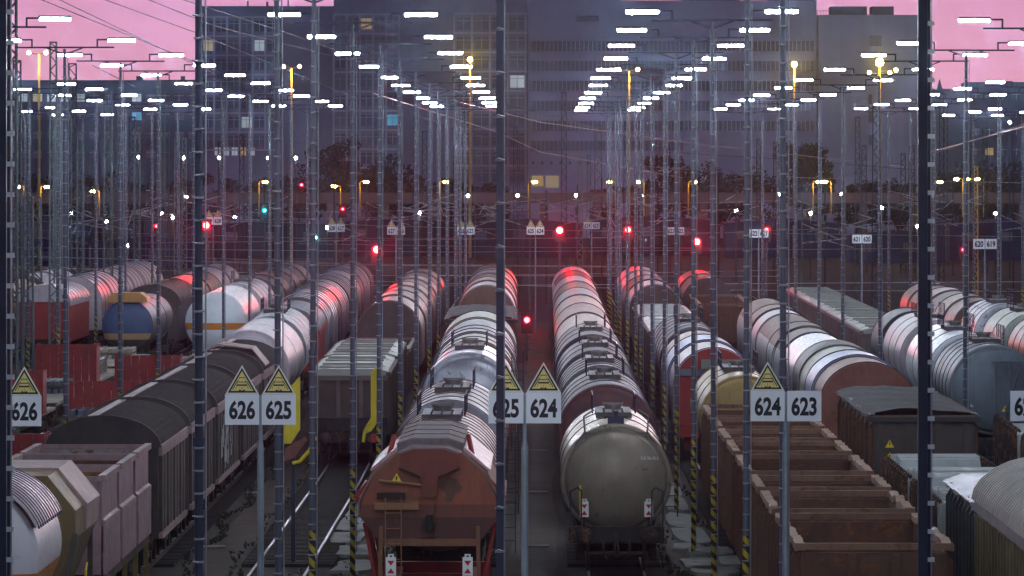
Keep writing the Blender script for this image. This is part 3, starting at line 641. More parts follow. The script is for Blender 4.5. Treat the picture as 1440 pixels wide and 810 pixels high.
# ------------------------------------------------------------------ signals
def signal(px,py,s,label,glow='sred',two=False,dwarf=False,rr=.11):
    p=W(px,py,s); h=p.z+.23
    t=root('rail_signal',(p.x,p.y,-.23),label,'signal','railway signals lit in the yard')
    put('post',None,lambda b:(b.tube((0,.1,0),(0,.1,h+.3),.07,8),[b.bar((-.2,.1,z),(.2,.1,z),.03,.03) for z in [i*.4+.6 for i in range(int(max(0,h-1)/.4))]]),M['steel'],t)
    put('signal_head','sgh',lambda b:(b.bx(-.3,.3,-.02,.1,-.75,.35),b.bx(-.34,.34,-.035,-.02,-.8,.4)),M['black'],t,(0,0,h))
    put('signal_lens',('sgl',rr),lambda b:(b.lathe([(-.14,0),(-.12,rr*.6),(-.06,rr),(-.045,rr)],0,16)),M[glow],t,(0,0,h))
    if glow.startswith('sred') or glow=='steal':
        # a signal lamp throws a narrow beam down the line, towards the bridge the picture is taken from
        sl=bpy.data.lights.new('signal_beam','SPOT'); sl.energy={'sred':26000,'sred2':6000,'sred3':9000,'steal':6000}[glow]; sl.spot_size=R(1.1); sl.spot_blend=.6; sl.shadow_soft_size=.05
        sl.color=(0,.8,.7) if glow=='steal' else (1,.015,.06)
        lo=bpy.data.objects.new('signal_beam',sl); C.objects.link(lo); lo.parent=t; lo.location=(0,-.35,h)
        d_=Vector((0,0,CH))-Vector((p.x,p.y-.35,p.z)); lo.rotation_euler=d_.to_track_quat('-Z','Y').to_euler()
    put('signal_hood','sgo',lambda b:b.lathe([(-.3,.26),(-.04,.26)],0,14,a0=-100,a1=100),M['black'],t,(0,0,h))
signal(530,351,24,'bright red signal above the dark hood wagon, left of the centre','sred',rr=.2)
signal(787,324,20,'red signal straight above the end of the silver wagon row','sred',rr=.22)
signal(883,323,20,'red signal right of the silver wagon row','sred',rr=.18)
signal(980,340,21,'red signal above the blue and white hood wagon','sred',rr=.2)
signal(741,450,24,'low red signal in the dark gap between the two middle wagon rows','sred3',rr=.15)
signal(290,317,22,'red signal at the left beside the dark lamp pole','sred',rr=.19)
signal(1078,323,21,'faint red signal beside the distant 622 and 621 sign','sred2')
signal(1355,351,19,'faint red signal before the yellow lattice mast','sred2')
signal(482,294,15,'pair of tiny red lights above the banded tank row','sred2',rr=.1)
signal(220,318,14,'tiny red light among the lattice masts on the left','sred2',rr=.12)
signal(424,260,11,'tiny red light under the tall office block','sred2',rr=.14)
signal(444,334,18,'teal signal left of the centre','steal',rr=.09)
signal(372,296,16,'second teal signal near the left red signal','steal',rr=.09)
# ------------------------------------------------------------------ lattice masts, cantilevers, wires
def lattice(px,s,ytop,wm,label,m,arm=None,dense=.75,taper=.75):
    X=(px-VX)/s; H=CH-(ytop-VY)/s+.23
    t=root('lattice_mast',(X,F/s,-.23),label,'lattice mast','lattice masts of the overhead line')
    a=wm/2; b2=a*taper
    def legs(b):
        for sx in (-1,1):
            for sy in (-1,1): b.bar((sx*a,sy*a,0),(sx*b2,sy*b2,H),.07,.07)
    put('mast_legs',None,legs,m,t)
    def br(b):
        z=.2; i=0
        while z<H-.1:
            z2=min(H,z+wm*dense*1.25); k0=a+(b2-a)*z/H; k1=a+(b2-a)*z2/H; q=1 if i%2 else -1
            for sy in (-1,1): b.bar((-q*k0,sy*k0,z),(q*k1,sy*k1,z2),.045,.045)
            for sx in (-1,1): b.bar((sx*k0,-q*k0,z),(sx*k1,q*k1,z2),.045,.045)
            z=z2; i+=1
        b.bx(-b2-.03,b2+.03,-b2-.03,b2+.03,H-.02,H+.06)
    put('lattice_bracing',None,br,m,t)
    if arm:
        for az,al in arm:
            put('cantilever',None,lambda b:(b.tube((0,0,az),(al,0,az+.5),.05),b.tube((0,0,az+1.1),(al*.8,0,az+.42),.04),b.tube((al,0,az+.5),(al*1.15,0,az-.4),.03)),M['wire'],t)
G=M['lat']; Dk=M['lat_d']
LM=[(15,40,-60,.5,G),(24,27,86,.5,Dk),(75,27,60,.42,G),(82,24,150,.5,G),(95,20,110,.6,G),(102,18,90,.75,Dk),(113,22,185,.5,G),(40,30,278,.5,G),(52,24,278,.6,G),(152,22,130,.6,G),(160,18,150,.6,G),(186,18,165,.55,Dk),(193,20,180,.5,G),
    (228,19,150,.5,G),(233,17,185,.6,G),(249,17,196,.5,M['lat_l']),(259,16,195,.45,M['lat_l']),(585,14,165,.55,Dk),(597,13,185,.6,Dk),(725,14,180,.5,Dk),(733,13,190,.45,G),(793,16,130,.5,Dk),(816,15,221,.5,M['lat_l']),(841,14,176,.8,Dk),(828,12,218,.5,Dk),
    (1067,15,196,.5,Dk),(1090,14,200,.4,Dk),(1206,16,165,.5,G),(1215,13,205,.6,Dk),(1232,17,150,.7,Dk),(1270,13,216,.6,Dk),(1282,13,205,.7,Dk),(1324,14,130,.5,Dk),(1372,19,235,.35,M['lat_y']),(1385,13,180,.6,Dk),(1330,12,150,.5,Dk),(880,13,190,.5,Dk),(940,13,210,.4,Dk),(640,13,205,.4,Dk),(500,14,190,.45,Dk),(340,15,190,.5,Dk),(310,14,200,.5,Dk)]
side=['left of the tall office block','before the tall office block','before the pale office block','before the windowless block','on the far right']
LM.sort(key=lambda q:q[0])
cnt={}
for (px,s,yt,wm,m) in LM:
    sd=side[0] if px<285 else side[1] if px<745 else side[2] if px<1000 else side[3] if px<1300 else side[4]
    k=cnt.get(sd,0); cnt[sd]=k+1
    col={'mast_green_grey':'grey green','mast_dark':'dark','mast_pale_green':'pale green','mast_yellow':'yellow lit'}[m.name]
    lattice(px,s,yt,wm,f'{col} lattice mast, {ords[k]} from the left of those {sd}',m,arm=[(random.uniform(6.2,7.5),random.choice((-1,1))*random.uniform(2.2,3.4))] if s<20 and m is not M['lat_y'] else None)
# thin catenary posts with bright cantilever tubes far down the yard
xs=[40,130,205,262,330,372,405,470,515,560,602,628,668,700,745,768,812,846,900,925,958,1010,1035,1100,1128,1160,1186,1250,1300,1340,1405,1425]
for i,px in enumerate(xs):
    s=random.uniform(13,19); X=(px-VX)/s; H=random.uniform(7.5,10.0)
    t=root('catenary_post',(X,F/s,-.23),f'{ords[i] if i<16 else ords[31-i-1]} slim catenary post from the {"left" if i<16 else "right"}, far down the yard'.replace('  ',' '),'catenary post','slim catenary posts far down the yard')
    put('post',('cpp',i%3),lambda b:(b.bar((0,0,0),(0,0,9.5+(i%3)*.5),.14,.14)),Dk if i%2 else G,t)
    q=random.choice((-1,1)); ln=random.uniform(2.4,3.8); a=random.uniform(-.2,1.3)
    put('cantilever',None,lambda b:(b.tube((0,-.1,H-2.2),(q*ln,-.1,H-2.2+a),.045),b.tube((0,-.1,H-.7),(q*ln*.85,-.1,H-2.3+a),.035),b.tube((q*ln*.55,-.1,H-2.2+a*.5),(q*ln*1.15,-.1,H-2.9+a),.03)),mat('cantilever_tube',(.5,.48,.5),.3,.7,.1,bump=0),t)
    put('insulator',None,lambda b:[b.tube((q*(.3+.07*j),-.1,H-2.2+a*(.3+.07*j)/ln),(q*(.34+.07*j),-.1,H-2.2+a*(.34+.07*j)/ln),.11,8) for j in range(4)],mat('insulator_brown',(.12,.06,.04),.3),t)
def wire(pts,label,r=.02,m='wire',sag=0,group='overhead wires'):
    P_=[]
    for (a,b) in zip(pts,pts[1:]):
        n=14; p=W(*a); q=W(*b)
        for i in range(n):
            u=i/n; v=p.lerp(q,u); v.z-=sag*4*u*(1-u); P_.append(v)
    P_.append(W(*pts[-1]))
    o=put('overhead_wire',None,lambda b:b.path(P_,r,4),M[m],kind=None); tagt(o,label,'wire',group)
wl=[(((30,-12,40),(300,98,26)),'steep dark wire crossing the pink sky at top left, lowest of the bundle'),(((55,-14,40),(300,103,26)),'steep dark wire just above the lowest one in the pink sky'),
    (((110,-14,36),(273,45,28),(480,130,20),(720,205,14)),'long dark wire running from the sky down across the tall office block'),
    (((195,-6,36),(300,36,30),(480,82,20),(960,215,12)),'dark wire crossing the sky and reaching the pale office block'),
    (((240,-6,36),(400,45,28),(700,150,16),(1000,214,12)),'highest dark wire at top left running towards the right')]
for p_,l_ in wl: wire(p_,l_,.022,'wire_d')
wire(((525,131,24),(700,186,18),(760,214,14),(960,250,11)),'bright wire sloping down across the middle from the lamp row',.028,'wire',.0)
wire(((640,142,24),(760,172,18),(960,200,12),(1300,238,10)),'bright wire running to the right before the pale office block',.024)
wire(((1300,216,22),(1440,178,30),(1470,170,32)),'bright wire with droppers rising to the right edge',.03)
wire(((1180,250,14),(1300,220,22),(1470,165,34)),'dark wire rising to the right edge below the bright one',.022,'wire_d')
wire(((960,215,11),(1130,226,11),(1300,240,11),(1470,268,11)),'dark wire before the windowless block',.03,'wire_d')
wire(((880,232,12),(1130,250,12),(1470,258,12)),'thin wire above the yellow street lights on the right',.03,'wire')
wire(((130,92,24),(190,122,22)),'short stay wire from the dark mast at the left',.03,'wire_d')
k=0
for y0,y1,s in ((300,308,16),(312,322,17),(333,318,18),(345,352,18),(352,340,17),(362,372,19),(372,362,19),(378,386,20),(388,380,20),(396,402,21),(404,398,21),(290,296,14),(326,330,15),(366,368,17)):
    a=random.choice((-30,0,200,420)); e=random.choice((900,1100,1300,1470))
    q_=random.uniform(-14,14)
    wire(((a,y0+q_,s),((a+e)/2,(y0+y1)/2+random.uniform(2,9),s),(e,y1-q_,s)),f'{ords[k]} cross-span wire counted from the first one built over the far tracks'.replace('first one built','top of the group'),.015,'wire',group='cross-span wires over the far tracks'); k+=1
# ------------------------------------------------------------------ tall sodium lamp masts and street lamps
def tall_light(px,ytop,s,label,heads,m=None,bright='sodb',r=.16,ybase=None):
    X=(px-VX)/s; H=CH-(ytop-VY)/s+.23
    t=root('floodlight_mast',(X,F/s,-.23),label,'floodlight mast','yellow lit floodlight masts')
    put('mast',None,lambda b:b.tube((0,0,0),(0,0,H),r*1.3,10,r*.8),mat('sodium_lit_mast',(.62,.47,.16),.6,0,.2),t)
    for (dx,dz,sz,g) in heads:
        put('floodlight_arm',None,lambda b:b.tube((0,0,H-.2+dz),(dx,0,H+dz),.05),M['steel_d'],t)
        put('floodlight_head',None,lambda b:b.lathe([(-.3*sz,0),(-.25*sz,.45*sz),(0,.6*sz),(.3*sz,.35*sz),(.35*sz,0)],H+dz,14,xc=dx),M[g],t)
    if any(g_=='sodb' for _,_,_,g_ in heads):
        sl=bpy.data.lights.new('floodlight_beam','SPOT'); sl.energy=52000; sl.spot_size=R(1.3); sl.spot_blend=.5; sl.shadow_soft_size=.2; sl.color=(1,.5,.04)
        lo=bpy.data.objects.new('floodlight_beam',sl); C.objects.link(lo); lo.parent=t; lo.location=(0,-.7,H+heads[0][1])
        d_=Vector((0,0,CH))-Vector((X,F/s,H-.23)); lo.rotation_euler=d_.to_track_quat('-Z','Y').to_euler()
    # lamp throws its light back on its own mast
    ld=bpy.data.lights.new('floodlight_light','POINT'); ld.energy=900; ld.color=(1,.55,.12); ld.shadow_soft_size=.4
    lo=bpy.data.objects.new('floodlight_light',ld); C.objects.link(lo); lo.parent=t; lo.location=(0,-1.2,H-.8)
tall_light(661,88,11,'slim mast with one bright yellow light before the tall office block',[(0,.4,.5,'sodb')])
tall_light(1117,95,11,'slim yellow mast with one bright light before the windowless block',[(0,.4,.55,'sodb')])
tall_light(1237,95,12,'tallest yellow mast with a star shaped cluster of lights',[(0,.6,.75,'sodb'),(-1.2,-.6,.35,'sod'),(1.2,-.6,.35,'sod'),(1.9,-.3,.35,'sod')],r=.17)
tall_light(410,96,12,'yellow T-shaped mast with two lights before the tall office block',[(-.95,.2,.32,'sod'),(.95,.2,.32,'sod')],r=.13)
tall_light(885,100,12,'yellow T-shaped mast with two lights in the middle of the pale office block',[(-1.2,.2,.35,'sod'),(1.0,.2,.35,'sod')],r=.12)
tall_light(55,76,12,'yellow T-shaped mast with two lights at the left edge of the sky',[(-1.2,.15,.35,'sod'),(.8,.15,.35,'sod')],r=.15)
def street(px,py,s,label,q=1,g='sod'):
    p=W(px,py,s); zb=CH-(290-VY)/s-1.5; h=p.z-zb
    t=root('street_lamp',(p.x+q*.9,p.y,zb),label,'street lamp','yellow street lamps on the viaduct')
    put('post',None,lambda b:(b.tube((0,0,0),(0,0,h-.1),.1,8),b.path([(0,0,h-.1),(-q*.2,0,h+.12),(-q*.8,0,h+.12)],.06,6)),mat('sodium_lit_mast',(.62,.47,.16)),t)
    put('lamp_head',('slh',g),lambda b:b.lathe([(-.16,0),(-.14,.18),(.0,.24),(.14,.18),(.16,0)],0,12),M[g],t,(-q*.9,0,h),scale=(1.6,1,.8))
for i,(px,q) in enumerate(((25,1),(66,-1),(131,1),(373,-1),(470,1),(515,-1),(627,-1),(752,-1),(857,1),(897,1),(977,-1),(1152,-1),(1160,1),(1322,-1),(1345,1),(1360,1),(1374,1))):
    street(px,{131:269,66:263,25:263,470:262,1374:252,1345:252,1360:252}.get(px,256),10,f'{ords[i]} yellow street lamp from the left on the viaduct',q)
for i,(px,py) in enumerate(((262,277),(308,222),(377,222),(416,222),(658,275),(728,275),(810,275),(902,275),(1097,273),(1184,273),(1312,272),(195,221),(258,222),(549,410),(180,345),(1420,172),(228,300),(243,306),(100,300),(150,312),(330,305),(590,300),(700,296),(1140,300),(1240,292),(1290,318),(1400,300),(460,320),(1035,296))):
    p=W(px,py,14); t=root('yard_light',p,(f'{ords[i]} tiny white yard light listed among the scattered distant ones' if 0 else f'tiny white yard light at the {"far left" if px<200 else "left" if px<480 else "middle" if px<960 else "right"}, {ords[i%26]} of the scattered distant ones{" low down" if i>25 else ""}'),'yard light','tiny white yard lights')
    put('lamp_head','yl',lambda b:b.lathe([(-.1,0),(-.08,.12),(.0,.15),(.08,.12),(.1,0)],0,10),M['wled'],t)
    put('lamp_post',None,lambda b:b.tube((0,.25,-p.z),(0,.25,.1),.06,6),M['lat_d'],t)
# ------------------------------------------------------------------ buildings
def Z(y,s): return CH-(y-VY)/s
SB=8.5; YB=F/SB
PB={}
PB['wall_l']=mat('facade_grey_violet',(.26,.28,.42),.8,0,.15,dirt_amt=.15,streak=.15,scale=.05,bump=0)
PB['grid_l']=mat('facade_pilaster_pale',(.50,.50,.62),.7,0,.1,dirt_amt=.1,streak=.1,scale=.1,bump=0)
PB['pane']=mat('window_pane_dark',(.13,.14,.21),.25,0,.5,dirt_amt=0,streak=0,scale=.3,bump=0)
PB['pane2']=mat('window_pane_blind',(.20,.21,.30),.4,0,.3,dirt_amt=0,streak=0,scale=.3,bump=0)
PB['wall_r']=mat('facade_pale',(.52,.52,.68),.8,0,.1,dirt_amt=.1,streak=.15,scale=.05,bump=0)
PB['wall_b']=mat('facade_windowless',(.55,.53,.66),.7,0,.08,dirt_amt=.1,streak=.1,scale=.05,bump=0)
PB['roofbox']=mat('plant_room_dark',(.14,.14,.17),.8,0,.1,scale=.2,bump=0)
PB['low']=mat('facade_low_dark',(.13,.15,.22),.8,0,.15,scale=.05,bump=0)
PB['litw']=emit('window_lit_warm',(1.0,.72,.30),.16); PB['litc']=emit('window_lit_cool',(.75,.9,.95),.22); PB['litt']=emit('window_lit_teal',(.15,.65,.9),.22); PB['litb']=emit('window_lit_bright',(1,.8,.45),.12)
def wall_block(t,x0,x1,yt,yb,m,depth=22,name='wall',s=SB,dy=0):
    return put(name,None,lambda b:b.bx((x0-VX)/s,(x1-VX)/s,F/s+dy,F/s+dy+depth,Z(yb,s),Z(yt,s)),m,t)
def windows(t,x0,x1,dx,ys,hh,ww,s=SB,lit=(),dy=0,prob2=.3):
    for r_,y in enumerate(ys):
        n=int(round((x1-x0)/dx))
        for i in range(n):
            x=x0+dx*(i+.5); mm=PB['pane2'] if random.random()<prob2 else PB['pane']
            for (lx,ly,lm) in lit:
                if abs(lx-x)<dx*.5 and abs(ly-y)<hh*.6: mm=PB[lm]
            fr=put('window',('win',round(ww,1),round(hh,1)),lambda b:b.bx(-ww/2/s,ww/2/s,0,.12,-hh/2/s,hh/2/s),mm,t,((x-VX)/s,F/s+dy-.14,Z(y,s)))
            put('window_mullion',('winm',round(hh,1),round(ww,1)),lambda b:(b.bx(-.05,.05,-.06,-.002,-hh/2/s,hh/2/s),b.bx(-ww/2/s,ww/2/s,-.05,-.003,hh*.22/s,hh*.22/s+.09)),PB['grid_l'],fr)
def grid(t,xs_,ys_,x0,x1,y0,y1,s=SB,dy=0):
    for x in xs_: put('pilaster',('pil',round(y1-y0)),lambda b:b.bx(-.14,.14,-.45,-.01,Z(y1,s),Z(y0,s)),PB['grid_l'],t,((x-VX)/s,F/s+dy,0))
    for y in ys_: put('floor_band',('fb',round(x1-x0)),lambda b:b.bx((x0-VX)/s,(x1-VX)/s,-.35,-.012,-.14,.14),PB['grid_l'],t,(0,F/s+dy,Z(y,s)))
# tall grey office block, left
b1=root('office_block',(0,0,0),'tall grey violet office block with gridded windows behind the left half of the yard','building')
wall_block(b1,281,470,11,345,PB['wall_l']); wall_block(b1,470,742,3,345,PB['wall_l'],depth=25,dy=-3)
ysA=[37,64,91,118,145,172,199]
windows(b1,284,392,18.0,ysA,15,14,lit=((293,63,'litw'),(365,64,'litc'),(347,170,'litc')))
windows(b1,470,562,18.4,[y-3 for y in ysA]+[223],15,14.5,dy=-3,lit=((525,34,'litw'),(551,163,'litt')))
windows(b1,640,740,25,[34,61,88,115,142,169,196,223,247],17,20,dy=-3,prob2=.15,lit=((725,108,'litc'),))
grid(b1,[283+18*i for i in range(7)],[y-13 for y in ysA]+[211],283,392,24,211)
grid(b1,[470+18.4*i for i in range(6)],[y-16 for y in ysA]+[210,236],470,562,22,236,dy=-3)
grid(b1,[639+25*i for i in range(5)],[y-14 for y in (34,61,88,115,142,169,196,223,247)],639,742,20,262,dy=-3)
windows(b1,300,360,12,[213],11,8,lit=((306,213,'litc'),(318,213,'litc'),(330,213,'litc'),(342,213,'litw'),(354,213,'litc')))
put('roof_parapet',None,lambda b:(b.bx((279-VX)/SB,(470-VX)/SB,YB-.3,YB+.3,Z(11,SB),Z(8.5,SB)),b.bx((470-VX)/SB,(743-VX)/SB,YB-3.3,YB-2.8,Z(3,SB),Z(.5,SB))),PB['wall_l'],b1)
for px,w_,y0 in ((345,2,0),(372,3,1),(402,2,-4),(516,3,-6),(548,3,-4),(578,2,-5),(610,2,-5)): put('roof_vent',None,lambda b:b.bx((px-VX)/SB,(px+w_-VX)/SB,YB+6,YB+6.5,Z(12,SB),Z(y0,SB)),PB['roofbox'],b1)
# pale office block with ribbon windows
b2=root('office_block',(0,0,0),'pale office block with long ribbon windows behind the middle of the yard','building')
wall_block(b2,742.5,870,-4,345,PB['wall_r'],dy=-1); wall_block(b2,870,1148,1,345,PB['wall_r'],dy=-1)
for k_,y in enumerate((65,93,121,149,177,205)):
    x1=[960,1150,1150,1150,1150,960][k_] if k_ else 1145
    x1=min(x1,1146)
    rb=put('ribbon_window',None,lambda b:b.bx((746-VX)/SB,(x1-VX)/SB,YB-1.16,YB-1.02,Z(y+7,SB),Z(y-7,SB)),PB['pane2'] if k_%2 else PB['pane'],b2)
    def mu(b):
        x=748
        while x<x1: b.bx((x-VX)/SB-.05,(x-VX)/SB+.05,YB-1.3,YB-1.165,Z(y+7,SB),Z(y-7,SB)); x+=6.1
    put('window_mullions',None,mu,PB['wall_r'],rb,kind='stuff')
    put('window_sill',None,lambda b:b.bx((746-VX)/SB,(x1-VX)/SB,YB-1.35,YB-1.02,Z(y+8,SB),Z(y+7,SB)),PB['wall_r'],rb)
put('roof_louvre',None,lambda b:b.bx((811-VX)/SB,(842-VX)/SB,YB-1.2,YB-1.02,Z(30,SB),Z(22,SB)),PB['pane'],b2)
for i in range(9): put('vent_opening',None,lambda b:b.bx((748+13*i-VX)/SB,(751+13*i-VX)/SB,YB-1.12,YB-1.02,Z(231,SB),Z(227,SB)),PB['pane'],b2)
put('lit_entrance',None,lambda b:b.bx((767-VX)/SB,(786-VX)/SB,YB-1.14,YB-1.02,Z(264,SB),Z(247,SB)),PB['litb'],b2)
put('lit_entrance',None,lambda b:b.bx((748-VX)/SB,(764-VX)/SB,YB-1.14,YB-1.02,Z(262,SB),Z(247,SB)),PB['litw'],b2)
put('penthouse',None,lambda b:b.bx((960-VX)/SB,(1040-VX)/SB,YB+2,YB+12,Z(2,SB),Z(-12,SB)),PB['wall_l'],b2)
put('penthouse_window',None,lambda b:b.bx((976-VX)/SB,(1004-VX)/SB,YB+1.85,YB+1.98,Z(25-12,SB),Z(13-12,SB)),PB['pane'],b2)
put('penthouse',None,lambda b:b.bx((1080-VX)/SB,(1147-VX)/SB,YB+2,YB+12,Z(1,SB),Z(-1,SB)),PB['wall_l'],b2)
# windowless block
b3=root('warehouse_block',(0,0,0),'tall windowless pale block with vertical cladding and two dark boxes on its roof','building')
wall_block(b3,1150,1294,21,345,PB['wall_b'],dy=-.5)
for i in range(24): put('cladding_panel','clp',lambda b:b.bx(.02,(5.85/SB),-.13,-.0,Z(262,SB),Z(22,SB)),PB['wall_b'],b3,((1151+5.95*i-VX)/SB,YB-.52,0))
for (a,c_) in ((1170,1221),(1228,1259)): put('roof_plant_room',None,lambda b:b.bx((a-VX)/SB,(c_-VX)/SB,YB+4,YB+12,Z(22,SB),Z(8,SB)),PB['roofbox'],b3)
put('window',None,lambda b:b.bx((1223-VX)/SB,(1239-VX)/SB,YB-.95,YB-.66,Z(65,SB),Z(50,SB)),PB['pane2'],b3)
for y in (140,165,197): put('window',None,lambda b:b.bx((1221-VX)/SB,(1226-VX)/SB,YB-.95,YB-.66,Z(y+7,SB),Z(y-7,SB)),PB['pane2'],b3)
put('roof_railing',None,lambda b:(b.bar(((1148-VX)/SB,YB+1,Z(15,SB)),((1170-VX)/SB,YB+1,Z(15,SB)),.08,.08),[b.bar(((1150+4*i-VX)/SB,YB+1,Z(21,SB)),((1150+4*i-VX)/SB,YB+1,Z(15,SB)),.06,.06) for i in range(5)]),PB['roofbox'],b3)
# low long block left, and low block right
b4=root('office_block',(0,0,0),'long lower dark block with a few lit windows at the left, under the pink sky','building')
wall_block(b4,-40,281,114,345,PB['low'],depth=18,dy=4)
windows(b4,0,280,20,[137,163,190,217],11,13,dy=4,prob2=.35,lit=((30,137,'litc'),(50,137,'litw'),(70,137,'litc'),(90,137,'litc'),(110,137,'litc'),(190,137,'litc'),(190,163,'litt')))
put('roof_parapet',None,lambda b:b.bx((-42-VX)/SB,(281-VX)/SB,YB+3.6,YB+4.2,Z(114,SB),Z(112,SB)),PB['low'],b4)
for px,w_ in ((187,9),(250,6)): put('chimney',None,lambda b:b.bx((px-VX)/SB,(px+w_-VX)/SB,YB+8,YB+9,Z(115,SB),Z(106,SB)),PB['low'],b4)
b5=root('office_block',(0,0,0),'low dark block at the far right under the pink sky','building')
wall_block(b5,1362,1500,115,345,PB['low'],depth=16,dy=2); wall_block(b5,1294,1362,124,345,PB['low'],depth=16,dy=6)
windows(b5,1364,1440,19,[135,160,185,213],10,11,dy=2,prob2=.3,lit=((1397,213,'litw'),(1434,172,'litw')))
put('chimney',None,lambda b:b.add([((1322-VX)/SB,YB+8,Z(124,SB)),((1330-VX)/SB,YB+8,Z(124,SB)),((1326-VX)/SB,YB+8,Z(110,SB)),((1322-VX)/SB,YB+9,Z(124,SB)),((1330-VX)/SB,YB+9,Z(124,SB)),((1326-VX)/SB,YB+9,Z(110,SB))],[(0,1,2),(3,5,4),(0,3,4,1),(1,4,5,2),(2,5,3,0)]),PB['low'],b5)
# viaduct and dark sheds
vd=root('viaduct',(0,0,0),'long low viaduct wall carrying the yellow street lamps in front of the buildings','viaduct')
s=9.8
put('deck',None,lambda b:b.bx((-80-VX)/s,(1560-VX)/s,F/s,F/s+9,Z(284,s),Z(278,s)),mat('viaduct_concrete',(.12,.12,.16),.8,0,.3,scale=.1,bump=0),vd)
put('parapet',None,lambda b:b.bx((-80-VX)/s,(1560-VX)/s,F/s-.2,F/s-.0,Z(286,s),Z(271,s)),mat('viaduct_parapet',(.11,.10,.13),.8,0,.4,scale=.1,bump=0),vd)
for i in range(22): put('pier','vpier',lambda b:b.bx(-.6,.6,1,7,-.25,Z(284,9.8)),mat('viaduct_concrete',(.12,.12,.16)),vd,((-60+75*i-VX)/s,F/s,0))
def shed(x0,x1,yt,s,m,lab,roofm=None):
    t=root('shed',((x0-VX)/s,F/s,-.25),lab,'shed','dark sheds at the end of the yard'); wd=(x1-x0)/s; h=Z(yt,s)+.25
    put('wall',None,lambda b:b.bx(0,wd,0,8,0,h-.6),m,t)
    put('roof',None,lambda b:b.prism([(-.3,h-.6),(-.3,h-.45),(wd/2,h+.25),(wd+.3,h-.45),(wd+.3,h-.6)],-.3,8.3),roofm or m,t)
    for i in range(max(1,int(wd/5))): put('window',('shw',),lambda b:b.bx(0,1.6,-.06,-.005,-1.0,.1),PB['pane'],t,(1.5+i*5,0,h-1.4))
blue=mat('shed_blue',(.025,.04,.15),.6,0,.3,scale=.2,bump=0); dkb=mat('shed_dark',(.025,.03,.07),.7,0,.3,scale=.2,bump=0)
shed(-20,125,338,12,blue,'dark blue shed behind the lattice masts at the left'); shed(128,290,335,12.3,blue,'dark blue shed behind the banded pink wagon at the left')
shed(300,470,312,11,dkb,'dark shed behind the left red signal'); shed(480,640,308,10.8,dkb,'dark shed behind the distant 627 sign'); shed(650,820,310,11,dkb,'dark shed behind the distant 625 and 624 sign')
shed(830,1010,306,10.7,dkb,'dark shed behind the right red signals'); shed(1020,1190,310,11,blue,'dark blue shed behind the distant 622 and 621 boards'); shed(1195,1330,326,11.6,blue,'dark blue shed behind the distant 621 sign'); shed(1335,1470,312,11.3,blue,'dark blue shed at the right edge')
# ------------------------------------------------------------------ trees
leafm=mat('leaf_dark',(.06,.06,.065),.9,0,.6,dirt_amt=.2,streak=0,scale=.3,bump=0); leafa=mat('leaf_autumn',(.10,.075,.055),.9,0,.6,dirt_amt=.2,streak=0,scale=.3,bump=0); bark=mat('bark_dark',(.05,.04,.035),.9,0,.4,scale=1)
def tree(px,s,ytop,wpx,label,m,seed):
    rr=random.Random(seed); X=(px-VX)/s; H=CH-(ytop-VY)/s+.23; Wd=wpx/s/2
    t=root('tree',(X,F/s,-.23),label,'tree','trees at the end of the yard')
    def tk(b):
        b.tube((0,0,0),(.1,0,H*.5),.28,8,.18); 
        for i in range(9):
            a=rr.uniform(0,6.28); z=H*rr.uniform(.25,.55); k=rr.uniform(.4,.85)*Wd; b.tube((.05,0,z),(k*math.cos(a),k*math.sin(a),z+H*rr.uniform(.15,.38)),.11,5,.03)
    put('trunk',None,tk,bark,t)
    cl=[(rr.uniform(-.75,.75)*Wd,rr.uniform(-.6,.6)*Wd,H*rr.uniform(.35,.86),rr.uniform(.22,.42)*Wd) for _ in range(26)]
    def cr(b):
        for (cx,cy,cz,rd) in cl:
            for i in range(85):
                d=Vector((rr.gauss(0,1),rr.gauss(0,1),rr.gauss(0,1))).normalized()*rd*rr.uniform(.5,1.15); p=Vector((cx,cy,min(cz+d.z*.9,H)))+Vector((d.x,d.y,0))
                n=Vector((rr.uniform(-1,1),rr.uniform(-1,1),rr.uniform(-1,1))).normalized(); u=n.orthogonal().normalized(); v=n.cross(u); q=rr.uniform(.2,.42)
                b.add([p-u*q,p+v*q*.6,p+u*q,p-v*q*.6],[(0,1,2,3)])
    put('crown',None,cr,m,t)
TL=[(462,9.0,192,80,leafm),(548,9.0,212,70,leafm),(1118,9.0,190,80,leafm),(992,9.0,222,80,leafm),(935,8.95,208,60,leafm),(1350,9.0,228,90,leafm),(1408,9.0,222,90,leafm),(1235,9.0,246,70,leafm),(1060,9.1,228,80,leafa),(655,9.05,244,60,leafm),(478,9.5,182,70,leafm),(530,9.3,225,60,leafa),(575,9.6,238,60,leafm),(620,9.2,246,50,leafm),(690,9.4,252,60,leafm),(1132,9.6,176,60,leafm),(1160,9.2,215,50,leafa),(1205,9.4,250,60,leafm),(1262,9.6,250,50,leafm),(1330,9.3,236,60,leafm),(1385,9.5,230,60,leafa),(1430,9.2,226,60,leafm),
    (1010,9.4,240,60,leafm),(960,9.2,212,50,leafa),(910,9.4,248,50,leafm),(855,9.3,255,50,leafm),(420,9.2,240,60,leafm),(370,9.4,246,60,leafm),(140,9.3,236,60,leafa),(90,9.5,245,60,leafm),(30,9.2,238,60,leafm),(200,9.3,250,60,leafm),(260,9.3,243,50,leafm),(310,9.4,236,60,leafm)]
TL.sort(key=lambda q:q[0])
for i,(px,s,yt,wp,m) in enumerate(TL): tree(px,s,yt,wp,(f'{ords[i]} tree from the left' if i<18 else f'{ords[len(TL)-1-i]} tree from the right')+f' at the foot of the buildings, {"autumn brown" if m is leafa else "dark"}',m,i+11)
